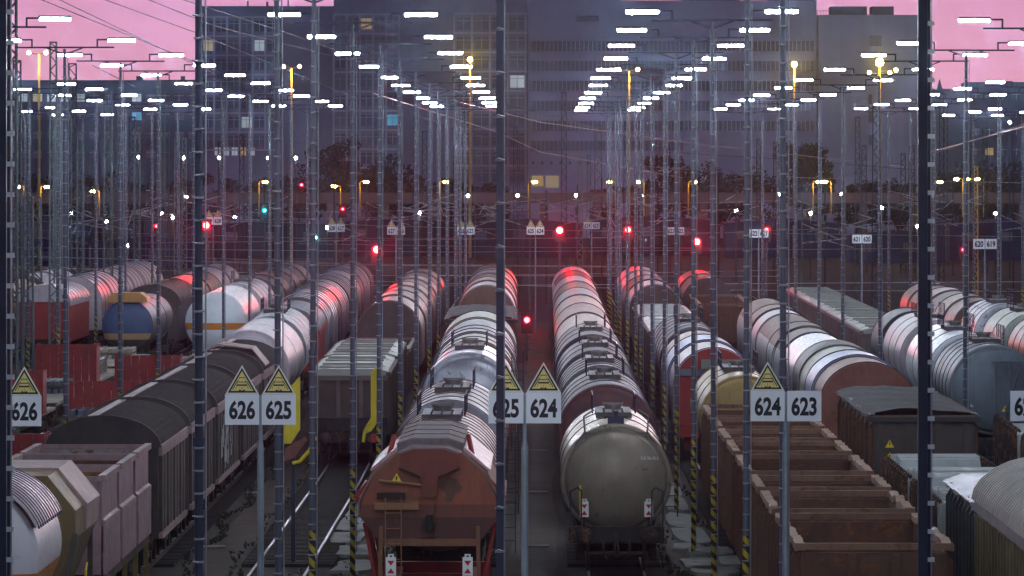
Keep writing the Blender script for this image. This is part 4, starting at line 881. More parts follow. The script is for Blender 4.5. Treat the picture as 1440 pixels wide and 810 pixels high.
# ------------------------------------------------------------------ wagon rows
c_olive=mat('olive_tank_head',(.23,.19,.145),.36,.3,.35,dirt=(.06,.055,.045),dirt_amt=.4,streak=.3,scale=.7,bump=.05)
c_brass=mat('brass_tank_shell',(.36,.27,.15),.34,.45,.35,dirt_amt=.35,scale=.8)
c_silb=mat('silver_side_brown_top',(.36,.37,.42),.55,.1,.25,dirt_amt=.3,band=((3.3,9,(.12,.075,.06)),))
c_silr=mat('silver_side_rust_top',(.38,.34,.37),.55,.1,.25,dirt_amt=.3,band=((3.3,9,(.14,.07,.055)),))
c_must=mat('mustard_paint',(.33,.22,.07),.45,.1,.3,dirt_amt=.35)
c_dark=mat('dark_tank',(.028,.031,.045),.5,.1,.4,dirt_amt=.35)
c_redk=mat('dark_red_tank',(.12,.045,.045),.5,.1,.5,dirt_amt=.35,dirt=(.03,.04,.06))
c_grey=mat('grey_tank',(.21,.22,.25),.45,.25,.3,dirt_amt=.35)
c_silver=mat('silver_tank',(.40,.41,.45),.34,.5,.25,dirt_amt=.3)
c_slate=mat('slate_blue_tank',(.15,.18,.21),.5,.15,.2,dirt_amt=.3)
c_white=mat('white_tank',(.70,.72,.76),.32,.1,.12,dirt_amt=.18)
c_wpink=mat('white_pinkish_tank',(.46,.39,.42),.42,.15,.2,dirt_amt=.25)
c_tan=mat('tan_hood',(.23,.155,.12),.42,.2,.35,dirt_amt=.35)
c_brown=mat('brown_hood',(.14,.08,.06),.45,.15,.4,dirt_amt=.4)
c_dbrown=mat('dark_brown_wall',(.075,.055,.048),.65,0,.45,dirt_amt=.5,streak=.6)
c_roofb=mat('sooty_roof',(.07,.055,.048),.7,0,.45,dirt_amt=.5,streak=0)
c_eave=mat('faded_pink_steel',(.36,.23,.22),.6,0,.3,dirt_amt=.4)
c_mdark=mat('dull_mustard_steel',(.19,.13,.055),.6,0,.35,dirt_amt=.4)
c_pink=mat('faded_red_ore_steel',(.36,.22,.24),.55,.1,.3,dirt_amt=.4,streak=.5)
c_orust=mat('open_wagon_rust',(.12,.055,.036),.8,0,.5,dirt_amt=.5,rust=.45,streak=.6)
c_inner=mat('open_wagon_inner',(.27,.13,.065),.85,0,.5,dirt_amt=.5,rust=.5,streak=.5)
c_innerw=mat('open_wagon_pale_inner',(.33,.30,.26),.8,0,.6,dirt_amt=.5,rust=.35)
c_rim=mat('dented_rim',(.33,.20,.13),.75,0,.4,dirt_amt=.4,rust=.3)
c_tarp=mat('dark_tarpaulin',(.045,.045,.05),.85,0,.4,dirt_amt=.4,streak=0)
c_tarpl=mat('pale_tarpaulin',(.34,.34,.42),.4,.1,.3,dirt_amt=.4,streak=0)
c_sheet=mat('pale_sheet_metal',(.46,.49,.48),.4,.3,.25,dirt_amt=.35,streak=0)
c_sheetg=mat('greenish_sheet',(.30,.31,.28),.5,.2,.3,dirt_amt=.4,streak=0)
c_rust=mat('rust_red_hood',(.24,.085,.06),.55,.05,.35,dirt_amt=.3,rust=.2)
c_hbody=mat('hopper_orange_rust',(.27,.12,.065),.6,.05,.35,dirt_amt=.35,rust=.3)
def facemat():
    return mat('hopper_end_rust',(.26,.075,.04),.4,.05,.4,dirt_amt=.45,rust=.15,streak=.5,band=((1.0,2.84,(.085,.03,.024)),(2.84,3.13,(.16,.05,.032))))
c_hroof=mat('hopper_roof_grey',(.16,.12,.12),.7,0,.3,dirt_amt=.3)
c_hside=mat('hopper_side_pink',(.45,.27,.27),.4,.1,.2,dirt_amt=.25)
c_stake=mat('stake_red_paint',(.34,.04,.035),.6,0,.4,dirt_amt=.5)
c_red=mat('signal_red_paint',(.30,.03,.025),.55,0,.3,dirt_amt=.3)
c_blue=mat('blue_tank_head',(.05,.085,.19),.45,0,.2,dirt_amt=.3,band=((-.75,-.42,(.42,.27,.13)),(-3,-.75,(.05,.045,.04))))
c_blueh=mat('blue_hood',(.22,.27,.42),.4,.15,.3,dirt_amt=.3)
c_cream=mat('cream_hood',(.36,.36,.30),.5,.1,.2,dirt_amt=.3)
c_orange=mat('orange_hatch',(.50,.25,.07),.5,0,.2,dirt_amt=.3)
c_wor=mat('white_tank_orange_belt',(.72,.75,.78),.32,.05,.08,dirt_amt=.08,streak=.08,band=((-.36,.0,(.62,.22,.03)),))
c_wor2=mat('white_tank_orange_belt_near',(.66,.62,.64),.36,.05,.08,dirt_amt=.12,streak=.1,band=((-.75,-.3,(.62,.22,.04)),))
c_plank=mat('pale_planks',(.36,.31,.25),.8,0,.4,dirt_amt=.5,streak=0)
c_green=mat('grey_green_tank',(.28,.31,.27),.45,.2,.3,dirt_amt=.3)
GRP={'A':'wagons on the track of the rust brown hopper','B':'wagons on the track of the olive tank wagon','C':'wagons on the gondola track','D':'wagons on the second track from the right middle','E':'wagons on the track of the slate blue tank wagon','F':'wagons on the rightmost track',
     'L1':'wagons on the track behind the empty rails','L2':'wagons on the track of the brown covered wagons','L3':'wagons on the track of the white and orange gas tank','L4':'wagons on the track of the blue tank','L5':'wagons on the red covered wagon track','L6':'wagons on the leftmost track'}
def wag(tr,sf,sb,name,label,cat,fn,dz=0,gap=.5,dx=0,**kw):
    y0=F/sf; y1=F/sb; Lg=y1-y0-gap
    w=root(name,(TX(tr,sf)+dx,y0,dz),label,cat,GRP[tr])
    if tr in ('A','D','E','F','L1','L2','L3') :
        w.rotation_euler.z=-math.atan2(TX(tr,sb)-TX(tr,sf),Lg)
    fn(w,round(Lg,2),**kw); return w
TW='tank wagon'; HW='hood wagon'
# --- track B (olive tank)
wB=wag('B',52,47.3,'tank_wagon','olive brown tank wagon facing the camera with white and red tail signs',TW,tank,Rr=1.5,zc=2.50,shell=c_brass,head=c_olive,bands=4,signs=True,endrail=True)
digo=bpy.data.curves.new('number','FONT'); digo.body='33 80 784e 951-0'; digo.size=.13; digo.extrude=.001; digo.materials.append(M['white'])
do=bpy.data.objects.new('number',digo); C.objects.link(do); do.parent=wB; do.rotation_euler=(R(90),0,0); do.location=(.66,.60,3.05); do.scale=(.52,1,1)
put('orange_placard',None,lambda b:b.bx(-.02,.02,-.2,.2,-.22,.22),M['orange'] if 'orange' in M else mat('placard_orange',(.75,.13,.02),.5),wB,(-1.47,1.6,2.55))
put('yellow_handle',None,lambda b:b.tube((-.98,-.16,1.75),(-.98,-.16,2.4),.03,8),M['yellow'],wB)
wag('B',45.4,41.6,'tank_wagon','dark tank wagon with a dull red front end behind the olive one',TW,tank,Rr=1.52,zc=2.72,shell=c_dark,head=c_redk,bands=5,near=True)
wag('B',41.3,38.4,'tank_wagon','dark ringed tank wagon, second behind the olive one',TW,tank,Rr=1.5,zc=2.72,shell=c_dark,bands=6,near=True)
wag('B',38.1,35.1,'tank_wagon','black tank wagon with a walkway box on top, third behind the olive one',TW,tank,Rr=1.5,zc=2.72,shell=c_dark,bands=4,near=True)
wag('B',34.8,32.0,'tank_wagon','black tank wagon just before the tan hood wagons, fourth behind the olive one',TW,tank,Rr=1.52,zc=2.72,shell=c_dark,bands=4)
cuts=[31.7,29.4,27.4,25.7,24.2,22.9,21.7,20.7,19.8]
cs=[(c_tan,),(c_brown,),(c_tan,),(c_grey,),(c_brown,),(c_wpink,),(c_silr,),(c_silver,)]
for i,(a,b) in enumerate(zip(cuts,cuts[1:])):
    wag('B',a,b,'hood_wagon',f'{ords[i]} rounded hood wagon beyond the black tank wagons',HW,hood,hw=1.45,ze=2.7,zt=4.1+.03*(i%2),cols=cs[i],endm=c_brown,rings=2)
# --- track A (rust hopper)
wag('A',62,57.8,'hopper_wagon','rust brown octagonal hopper wagon facing the camera with a yellow warning mark','hopper wagon',hopper,body=c_hbody,face=facemat(),roof=c_hroof,side=c_hside,beam=c_red,signs=True,dz=.18,um=M['under_red'])
wag('A',57.3,52.4,'tank_wagon','grey brown ringed tank wagon right behind the rust hopper',TW,tank,Rr=1.55,zc=3.05,shell=c_tan,bands=8,bandm=c_brown,near=True)
wag('A',52,46.5,'tank_wagon','grey ringed tank wagon with brown walkway, second behind the rust hopper',TW,tank,Rr=1.55,zc=3.1,shell=c_grey,bands=7,bandm=c_brown,near=True)
wag('A',41.5,38.7,'tank_wagon','silver tank wagon with a clean domed front end',TW,tank,Rr=1.55,zc=3.15,shell=c_silver,head=c_silver,bands=3,near=True)
wag('A',38.2,35,'hood_wagon','pale ringed hood wagon with a red brown front wall',HW,hood,hw=1.6,ze=3.0,zt=4.65,cols=(c_cream,c_grey),endm=c_rust,rings=3,trim=M['steel_d'])
wag('A',34.7,31.5,'hood_wagon','pale ringed hood wagon directly behind the one with the red brown wall',HW,hood,hw=1.6,ze=3.0,zt=4.6,cols=(c_grey,c_cream),endm=c_brown,trim=M['steel_d'])
wag('A',30.5,28.2,'gondola_wagon','brown open wagon with loose load behind the pale hood wagons','open wagon',gondola,hw=1.5,zt=4.0,m=c_orust,inner=c_inner,rim=c_rim,near=False,cover=c_tarp,seed=4)
wag('A',26.2,24.4,'hood_wagon','pinkish tan hood wagon far along the rust hopper track',HW,hood,hw=1.6,ze=3.0,zt=4.75,cols=(c_wpink,c_tan),endm=c_brown)
wag('A',24.2,22.6,'hood_wagon','brown hood wagon second from the far end of the rust hopper track',HW,hood,hw=1.6,ze=3.0,zt=4.7,cols=(c_brown,c_tan),endm=c_brown)
wag('A',22.4,21,'hood_wagon','brown hood wagon at the far end of the rust hopper track',HW,hood,hw=1.6,ze=3.0,zt=4.6,cols=(c_tan,c_brown),endm=c_brown)
# --- track C (gondolas)
gc=[(72.1,65.9),(65.4,61.6),(61.2,58.7),(58.1,54.6),(54.2,52.1),(51.7,49.8),(49.4,47.6),(47.3,45.0)]
for i,(a,b) in enumerate(gc):
    w=wag('C',a,b,'gondola_wagon',f'{ords[i]} empty rusty open wagon from the bottom edge'+(', pale flaking paint inside' if i==2 else ''),'open wagon',gondola,zt=3.56,m=c_orust,inner=c_innerw if i==2 else c_inner,rim=c_rim,seed=i+20,near=i<3,gap=.35,um=M['under_r'])
    if i==0: wC=w
wag('C',43.8,40.6,'tank_wagon','mustard tank wagon behind the row of open wagons',TW,tank,Rr=1.42,zc=2.86,shell=c_must,head=c_must,bands=4,near=True,bandm=c_brown)
wag('C',37.2,33.4,'hood_wagon','white and blue hood wagon with a red framed front end',HW,hood,hw=1.55,ze=2.7,zt=4.2,cols=(c_wpink,c_blueh,c_tan),endm=c_red,trim=M['steel_d'],rings=2,um=M['under_red'])
wag('C',33,30,'tank_wagon','dark ringed tank wagon behind the white and blue hood wagon',TW,tank,Rr=1.5,zc=2.7,shell=c_dark,bands=7)
wag('C',29.7,27.2,'panel_roof_wagon','open wagon with pale roof panels behind the dark ringed tank wagon','open wagon',panelroof,wall=c_dbrown,panel=c_sheet,zt=3.3,n=7,near=False)
wag('C',27,25,'panel_roof_wagon','second open wagon with pale roof panels, nearer the far red signals','open wagon',panelroof,wall=c_dbrown,panel=c_sheet,zt=3.3,n=7,near=False)
wag('C',24.3,22.4,'hood_wagon','red lit hood wagon with a dark brown front wall near the far end',HW,hood,hw=1.55,ze=2.9,zt=4.3,cols=(c_wpink,c_brown),endm=c_dbrown)
wag('C',22.2,20.5,'hood_wagon','silver pink hood wagon at the far end of the gondola track',HW,hood,hw=1.55,ze=2.9,zt=4.3,cols=(c_wpink,c_silver),endm=c_dbrown)
for o in list(C.objects):
    if o.get('label','').startswith('white and blue hood wagon'):
        put('end_beam',None,lambda b:(b.bx(-1.5,1.5,.0,.12,3.15,3.4),),M['steel'],o)
        put('end_box',None,lambda b:b.bx(-.5,.6,-.15,.1,3.42,3.75),mat('box_grey_green',(.2,.21,.18),.6),o)
        for sd in (-1,1): put('end_brace',None,lambda b:b.bar((sd*.3,.05,2.0),(sd*1.3,.05,3.1),.1,.1),c_red,o)
# --- track D
c_rib=mat('beige_ribbed_roof',(.42,.37,.33),.6,.1,.25,dirt_amt=.3,streak=0); c_mwall=mat('mustard_brown_wall',(.17,.12,.06),.7,0,.4,dirt_amt=.5,streak=.7)
wr=wag('D',76,63.2,'covered_wagon','mustard brown wagon with a ribbed beige roof at the lower right corner','covered wagon',covered,hw=1.5,ze=3.58,zt=4.45,wall=c_mwall,roof=mat('beige_roof_between',(.17,.15,.14),.8,0,.3,streak=0),eave=mat('beige_eave',(.33,.27,.27),.6,0,.3),ribs=2,ridge=False,dx=.1)  # roof sheet darkened between the ribs to make them stand out
Lr=F/63.2-F/76-.5
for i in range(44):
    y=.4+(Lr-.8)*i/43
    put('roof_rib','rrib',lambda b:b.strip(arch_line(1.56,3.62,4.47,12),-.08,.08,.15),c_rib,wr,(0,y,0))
for i in range(26): put('wall_rib','wrib',lambda b:b.bx(-.04,.0,-.06,.06,1.2,3.3),c_mwall,wr,(-1.6,.5+(Lr-1)*i/25,0))
wag('D',62.3,57.8,'gondola_wagon','dark ribbed wagon under a pale bluish tarpaulin at the lower right','open wagon',gondola,zt=3.35,hw=1.45,m=mat('dark_green_grey_wall',(.035,.04,.042),.7,0,.4),rim=mat('beige_eave',(.33,.27,.27)),cover=c_tarpl,seed=50,dx=.25)
wag('D',57.2,53.2,'flat_wagon','flat wagon with hooked stakes carrying pale sheet metal, nearer one','flat wagon',sheetflat,zs=2.75,stakes=12)
wag('D',52.9,49.0,'flat_wagon','flat wagon with hooked stakes carrying pale sheet metal, farther one','flat wagon',sheetflat,zs=2.75,stakes=12)
k=0
for a,b in ((57.2,53.2),(52.9,49.0)):
    y0=F/a; y1=F/b; n=5
    for i in range(n):
        y=y0+(y1-y0)*(i+.5)/n; stack(TX('D',50),y,1.3,2.45,(y1-y0)/n*.82,1.3+.25*((i*7+k)%3)/2,c_sheet,f'{ords[k]} pale sheet metal stack from the bottom, right of the open wagons','sheet stacks on the flat wagons'); k+=1
wag('D',48.4,43.4,'gondola_wagon','dark open wagon under a sagging dark tarpaulin with yellow warning marks','open wagon',gondola,zt=3.72,hw=1.45,m=c_orust,rim=mat('tarp_rim',(.16,.15,.16),.6),cover=c_tarp,seed=51,end=c_dbrown)
wag('D',41.2,38.7,'hood_wagon','rust red arched hopper wagon behind the tarpaulin wagon',HW,hood,hw=1.6,ze=3.0,zt=4.35,cols=(c_rust,c_blueh),endm=c_rust,z0=1.5,near=True)
wag('D',38.5,36.3,'hood_wagon','cream and dark grey hood wagon with a walkway on top',HW,hood,hw=1.55,ze=2.9,zt=4.3,cols=(c_cream,c_dark),endm=c_cream,near=True,trim=c_cream)
dd=[36,33.7,31.6,29.7,28.0,26.5]
cd_=[(c_silver,),(c_silb,c_silb),(c_silb,),(c_wpink,c_silr),(c_silr,)]
for i,(a,b) in enumerate(zip(dd,dd[1:])): wag('D',a,b,'hood_wagon',f'{ords[i]} silver and brown ringed hood wagon past the cream one, on the same track',HW,hood,hw=1.5,ze=2.7,zt=4.15,cols=cd_[i],endm=c_brown,rings=2)
wag('D',25,23.2,'gondola_wagon','rusty open wagon at the far end right of the red signals','open wagon',gondola,m=c_orust,inner=c_inner,rim=c_rim,near=False,seed=61,dx=-1.6)
wag('D',23,21.3,'hood_wagon','dark brown hood wagon at the far end right of the red signals',HW,hood,hw=1.55,ze=2.9,zt=4.3,cols=(c_dbrown,c_brown),endm=c_dbrown,dx=-1.9)
# --- track E
wag('E',50.5,46.8,'flat_wagon','staked flat wagon with pale sheets at the right edge, nearer one','flat wagon',sheetflat,zs=3.0,stakes=12)
wag('E',46.4,43.3,'flat_wagon','staked flat wagon with pale sheets at the right edge, farther one','flat wagon',sheetflat,zs=3.0,stakes=12)
k=0
for a,b in ((50.5,46.8),(46.4,43.3)):
    y0=F/a; y1=F/b; n=4
    for i in range(n):
        y=y0+(y1-y0)*(i+.5)/n; stack(TX('E',(a+b)/2),y,1.3,2.45,(y1-y0)/n*.85,1.25+.2*((i*5+k)%3)/2,c_sheet,f'{ords[k]} pale sheet stack from the front, at the right edge','sheet stacks in the right edge wagons'); k+=1
wag('E',39,36.6,'tank_wagon','slate blue tank wagon with a flat front end and side ladder at the right edge',TW,tank,Rr=1.62,zc=2.95,shell=c_slate,head=c_slate,bands=6,near=True)
wag('E',36.4,33.6,'tank_wagon','white tank wagon behind the slate blue one',TW,tank,Rr=1.6,zc=2.95,shell=c_white,bands=4,bandm=c_grey)
wag('E',33.4,31.2,'tank_wagon','white tank wagon with pink reflections, second behind the slate blue one',TW,tank,Rr=1.6,zc=2.95,shell=c_wpink,bands=4,bandm=c_grey)
wag('E',31.0,30.0,'hood_wagon','dark grey hood end behind the white tank wagons',HW,hood,hw=1.6,ze=2.9,zt=4.5,cols=(c_dark,),endm=c_dark)
ee=[29.6,27.6,25.9,24.4,23.1,21.9]
for i,(a,b) in enumerate(zip(ee,ee[1:])): wag('E',a,b,'panel_roof_wagon',f'{ords[i]} wagon with pale greenish roof panels on the right, counted from the near end','open wagon',panelroof,wall=mat('faded_red_side',(.20,.12,.12),.7),panel=c_sheetg,zt=3.3,n=6,near=False,dx=-.35)
# --- track F
wag('F',33.5,31.2,'tank_wagon','tan ringed tank wagon cut by the right edge',TW,tank,Rr=1.55,zc=2.9,shell=c_tan,bands=6)
wag('F',31,29.4,'tank_wagon','grey green tank wagon with a pipe at its end near the right edge',TW,tank,Rr=1.5,zc=2.9,shell=c_green,bands=3)
wag('F',29.2,27.9,'tank_wagon','silver tank wagon on the rightmost track',TW,tank,Rr=1.55,zc=2.9,shell=c_silver,bands=5)
ff=[27.7,26.3,25.0,23.9]
for i,(a,b) in enumerate(zip(ff,ff[1:])): wag('F',a,b,'hood_wagon',f'{ords[i]} brown hood wagon on the rightmost track',HW,hood,hw=1.65,ze=2.9,zt=4.3,cols=(c_brown,c_tan),endm=c_brown)
# --- track L1
wag('L1',38,35.3,'panel_roof_wagon','dark brown high sided wagon with grey roof panels facing the empty rails','open wagon',panelroof,wall=c_dbrown,panel=c_sheetg,zt=3.45,n=4,signs=False)
wag('L1',35,32.2,'panel_roof_wagon','second dark brown wagon with grey roof panels beyond the empty rails','open wagon',panelroof,wall=c_dbrown,panel=c_sheetg,zt=3.45,n=6)
wag('L1',31.8,29.5,'gondola_wagon','dark low open wagon between the panel roof wagon and the hood wagon','open wagon',gondola,zt=2.9,m=c_dbrown,near=False,seed=71)
wag('L1',28.4,26.2,'hood_wagon','brown hood wagon with a dark arched front wall beside the bright red signal',HW,hood,hw=1.6,ze=2.9,zt=4.45,cols=(c_tan,c_brown),endm=c_dbrown)
ll=[26,24.4,22.9,21.5]
for i,(a,b) in enumerate(zip(ll,ll[1:])): wag('L1',a,b,'hood_wagon',f'{ords[i]} brown hood wagon behind the dark arched one left of the middle',HW,hood,hw=1.6,ze=2.9,zt=4.45,cols=(c_brown,c_tan),endm=c_brown,trim=M['steel_d'])
# --- track L2
def ribtank(w,Lg,**kw):
    tank(w,Lg,**kw)
    for i in range(12):
        put('sunshield_rib','ssr',lambda b:b.lathe([(-.03,1.58),(-.03,1.62),(.03,1.62),(.03,1.58)],0,30,a0=-68,a1=68),M['steel_d'],w,(0,1.0+(Lg-2)*i/11,3.05))
    put('sunshield',('sshd',Lg),lambda b:(b.lathe([(.7,1.56),(.7,1.6),(Lg-.7,1.6),(Lg-.7,1.56)],0,30,a0=-66,a1=66),b.lathe([(.7,1.56),(Lg-.7,1.56)],0,30,a0=-66,a1=66)),c_wpink,w,(0,0,3.05))
wag('L2',70,65.6,'gas_tank_wagon','white gas tank wagon with orange belt and ribbed sunshield, lower left edge',TW,ribtank,Rr=1.48,zc=3.05,shell=c_wor2,bands=0,near=True,walk=False,dome=False)
def endhop(w,Lg):
    under(w,Lg,True)
    sec=[(-.9,1.4),(-1.5,2.9),(-1.5,3.5),(-.9,4.25),(.9,4.25),(1.5,3.5),(1.5,2.9),(.9,1.4)]
    put('hopper_body',None,lambda b:b.prism(sec,.8,Lg-.3),c_mdark,w)
    put('slanted_roof',None,lambda b:b.prism([(-1.54,2.95),(-1.58,3.52),(-.93,4.31),(.93,4.31),(1.58,3.52),(1.54,2.95)],Lg*.45,Lg-.2),c_eave,w)
    put('end_brace',None,lambda b:(b.bar((1.2,.3,1.2),(1.5,.7,3.0),.12,.1),b.bar((-1.2,.3,1.2),(-1.5,.7,3.0),.12,.1),b.bar((1.35,Lg-.1,1.1),(1.35,Lg-.1,3.2),.12,.1)),c_dbrown,w)
    put('yellow_rail',None,lambda b:b.path([(1.62,Lg*.3,1.0),(1.62,Lg*.3,2.1),(1.62,Lg*.3+.3,2.25)],.03),M['yellow'],w)
wag('L2',65.0,61.4,'hopper_wagon','mustard hopper wagon with a slanted faded pink roof end at the lower left','hopper wagon',endhop)
def bins(w,Lg):
    under(w,Lg,True); n=3; dl=(Lg-.6)/n; hw=1.5; zt=3.75; zm=2.75
    for i in range(n):
        y=.3+i*dl; h=dl-.8
        q=put('bin','bin%.2f'%dl,lambda b:(b.bx(hw-.05,hw,0,h,1.5,zm),b.bx(-hw,-hw+.05,0,h,1.5,zm),b.bx(hw-.13,hw-.08,0,h,zm,zt),b.bx(-hw+.08,-hw+.13,0,h,zm,zt),b.bx(-hw+.1,hw-.1,0,.05,1.5,zt-.06),b.bx(-hw+.1,hw-.1,h-.05,h,1.5,zt-.06),b.bx(-hw+.1,hw-.1,.05,h-.05,1.5,1.6)),c_pink,w,(0,y,0))
        put('bin_ledge','binl%.2f'%dl,lambda b:b.prism([(hw-.13,zm+.1),(hw+.003,zm-.03),(hw+.003,zm-.1),(hw-.13,zm-.1)],-.01,h+.01),c_eave,q)
        put('bin_ledge','binm%.2f'%dl,lambda b:b.prism([(-hw+.13,zm-.1),(-hw-.003,zm-.1),(-hw-.003,zm-.03),(-hw+.13,zm+.1)],-.01,h+.01),c_eave,q)
        put('bin_rim','binr%.2f'%dl,lambda b:(b.bar((hw-.08,-.05,zt),(hw-.08,h+.05,zt),.16,.14),b.bar((-hw+.08,-.05,zt),(-hw+.08,h+.05,zt),.16,.14),b.bar((-hw+.17,0,zt-.02),(hw-.17,0,zt-.02),.1,.12),b.bar((-hw+.17,h,zt-.02),(hw-.17,h,zt-.02),.1,.12)),c_eave,q)
        put('bin_lining','bini%.2f'%dl,lambda b:b.bx(-hw+.14,hw-.14,h-.09,h-.055,1.7,zt-.1),[c_inner,c_orust,c_innerw][i],q)
    put('side_sill',None,lambda b:(b.bx(hw-.25,hw-.1,.3,Lg-.3,1.2,1.42),b.bx(-hw+.1,-hw+.25,.3,Lg-.3,1.2,1.42)),M['under_r'],w)
    for i in range(5):
        put('chute_post',('chp',),lambda b:(b.bx(-.06,.06,-.07,.07,.35,1.3),b.bx(-.1,.02,-.25,.25,.5,.62)),mat('dull_yellow_steel',(.20,.14,.05),.7),w,(hw-.15,1+i*(Lg-2)/4,0))
wag('L2',60.6,53.6,'ore_wagon','open ore wagon with three faded pinkish bins at the lower left','ore wagon',bins)
cv=[(53,49.2),(48.9,45.5),(45.2,42.0),(41.7,39.1),(38.8,36.2)]
for i,(a,b) in enumerate(cv): wag('L2',a,b,'covered_wagon',f'{ords[i]} brown covered wagon with sooty arched roof, from the front','covered wagon',covered,hw=1.45,ze=3.55,zt=4.35,wall=c_dbrown,roof=c_roofb,eave=c_eave,ribs=34,near=i<3)
put('white_graffiti',None,lambda b:None if False else [b.bx(0,.006,random.uniform(0,7),0,0,0) if False else b.add([(0,y,z),(0,y+dy,z),(0,y+dy,z+dz),(0,y,z+dz)],[(0,1,2,3)]) for (y,z,dy,dz) in [(random.uniform(0,7),random.uniform(1.4,2.6),random.uniform(.15,.5),random.uniform(.2,.9)) for _ in range(34)]],M['white'],[o for o in C.objects if o.get('label','').startswith('third brown covered')][0],(1.60,1.0,0))
wag('L2',35.6,32.6,'tank_wagon','large pale tank wagon with white rings behind the brown covered wagons',TW,tank,Rr=1.62,zc=2.95,shell=c_wpink,head=c_wpink,bands=3,bandm=c_white,walk=False,dome=False)
wag('L2',32.3,30,'tank_wagon','grey pink tank wagon with white rings next to the orange ended one',TW,tank,Rr=1.6,zc=2.95,shell=c_grey,bands=5,bandm=c_white)
wag('L2',29.3,27.6,'covered_wagon','red orange ended wagon in the middle of the long left row','covered wagon',covered,hw=1.5,ze=3.2,zt=4.3,wall=c_red,roof=c_grey,eave=c_red,ribs=10,near=False,doors=False)
l2=[27.4,25.7,24.2,22.9,21.7,20.6,19.7]
for i,(a,b) in enumerate(zip(l2,l2[1:])): wag('L2',a,b,'hood_wagon',f'{ords[i]} ringed hood wagon behind the red orange one on the long left row',HW,hood,hw=1.6,ze=2.8,zt=4.4,cols=[(c_grey,c_wpink),(c_brown,c_grey),(c_wpink,c_brown)][i%3],endm=c_brown,trim=M['steel_d'],rings=4)
# --- left yard: flat wagons with red stake racks
def redflat(w,Lg,racks=((.1,2.2),),planks=True):
    under(w,Lg,True,M['under_r'])
    put('deck',('dk2',Lg),lambda b:b.bx(-1.35,1.35,.1,Lg-.1,1.18,1.3),c_plank if planks else M['under_r'],w)
    for (u,dl) in racks:
        for sd in (-1,1):
            for i in range(9): put('red_stake',('rst',i%3),lambda b,i=i:b.bx(-.04,.04,-.12,.12,1.25,2.85+.07*(i%3)),c_stake,w,(sd*1.36,u*Lg+dl*i/8,0))
        for i in range(8): put('red_stake',('rst2',),lambda b:b.bx(-.165,.165,-.04,.04,1.25,3.0),c_stake,w,(-1.22+.35*i,u*Lg,0))
def pile(tr,s,dx,wd,dp,h,lab,m):
    t=root('rail_bundle',(TX(tr,s)+dx,F/s,1.3),lab,'rail bundle','loads on the red staked wagons')
    n=7
    for i in range(n):
        put('long_bar',('lbar',round(dp,1),round(wd,1)),lambda b:b.bx(-wd/n*.36,wd/n*.36,-dp/2,dp/2,0,.2),m,t,(-wd/2+wd*(i+.5)/n,0,0))
        put('long_bar',('lbar',round(dp,1),round(wd,1)),lambda b:b.bx(-wd/n*.36,wd/n*.36,-dp/2,dp/2,0,.2),m,t,(-wd/2+wd*(i+.5)/n,0,h))
    for q in (-.35,.35): put('timber_spacer',('tsp2',round(wd,1)),lambda b:b.bx(-wd/2,wd/2,-.1,.1,0,max(.05,h-.21)),c_plank,t,(0,q*dp,.205))
k=0
for tr,cutsr in (('L3',[(47,43.5),(43,39.8),(39.4,36.4),(36,33.4),(33,30.6),(30.2,28.2)]),('L4',[(37.5,34.5),(34,31.4),(31,28.9),(28.6,26.8)])):
    for a,b in cutsr:
        wag(tr,a,b,'flat_wagon',f'{ords[k]} flat wagon with red stake racks left of the brown covered row','flat wagon',redflat,racks=[((.05,1.9),),(),((.65,1.5),),()][k%4])
        pile(tr,(a+b)/2*.99,0,2.1,4.5,.32 if k%2 else .5,f'{ords[k]} bundle of long grey bars lying between red stakes',M['steel'] if k%3 else c_plank); k+=1
wag('L3',26.5,24.8,'gas_tank_wagon','white gas tank wagon with an orange belt, behind the dark lamp pole',TW,tank,Rr=1.62,zc=2.8,shell=c_wor,bands=2,bandm=c_white,walk=False,dome=False)
wag('L3',24.6,23.1,'tank_wagon','silver ringed tank wagon behind the orange belted white one',TW,tank,Rr=1.6,zc=2.8,shell=c_silver,bands=5,bandm=c_grey)
l3=[22.9,21.7,20.7,19.7]
for i,(a,b) in enumerate(zip(l3,l3[1:])): wag('L3',a,b,'hood_wagon',f'{ords[i]} dark hood wagon behind the white and orange gas tank wagon',HW,hood,hw=1.6,ze=2.9,zt=4.3,cols=(c_dark,c_brown),endm=c_brown,trim=M['steel_d'])
wl4=wag('L4',26.5,24.9,'tank_wagon','blue ended tank wagon with an orange hatch cover on top',TW,tank,Rr=1.34,zc=2.66,shell=c_grey,head=c_blue,bands=4,walk=False,dome=False)
put('orange_hatch_cover',None,lambda b:b.prism([(-1.1,3.9),(-1.05,4.15),(-.7,4.4),(.7,4.4),(1.05,4.15),(1.1,3.9)],.6,3.4),c_orange,wl4)
wag('L4',24.5,23.2,'covered_wagon','dark brown covered wagon behind the blue ended tank','covered wagon',covered,hw=1.5,ze=3.4,zt=4.3,wall=c_dbrown,roof=c_roofb,ribs=10,near=False,doors=False)
wag('L4',23,21.4,'hood_wagon','tan brown hood wagon behind the dark brown covered one',HW,hood,hw=1.6,ze=2.9,zt=4.3,cols=(c_tan,c_brown),endm=c_brown)
wag('L4',21.2,19.9,'hood_wagon','pale hood wagon at the far end left of the red signal',HW,hood,hw=1.6,ze=2.9,zt=4.3,cols=(c_wpink,c_grey),endm=c_brown)
wag('L5',24.6,23.5,'covered_wagon','bright red covered wagon at the left behind the lattice masts','covered wagon',covered,hw=1.5,ze=3.4,zt=4.3,wall=c_red,roof=c_wpink,ribs=8,near=False,doors=False,dx=-1.2)
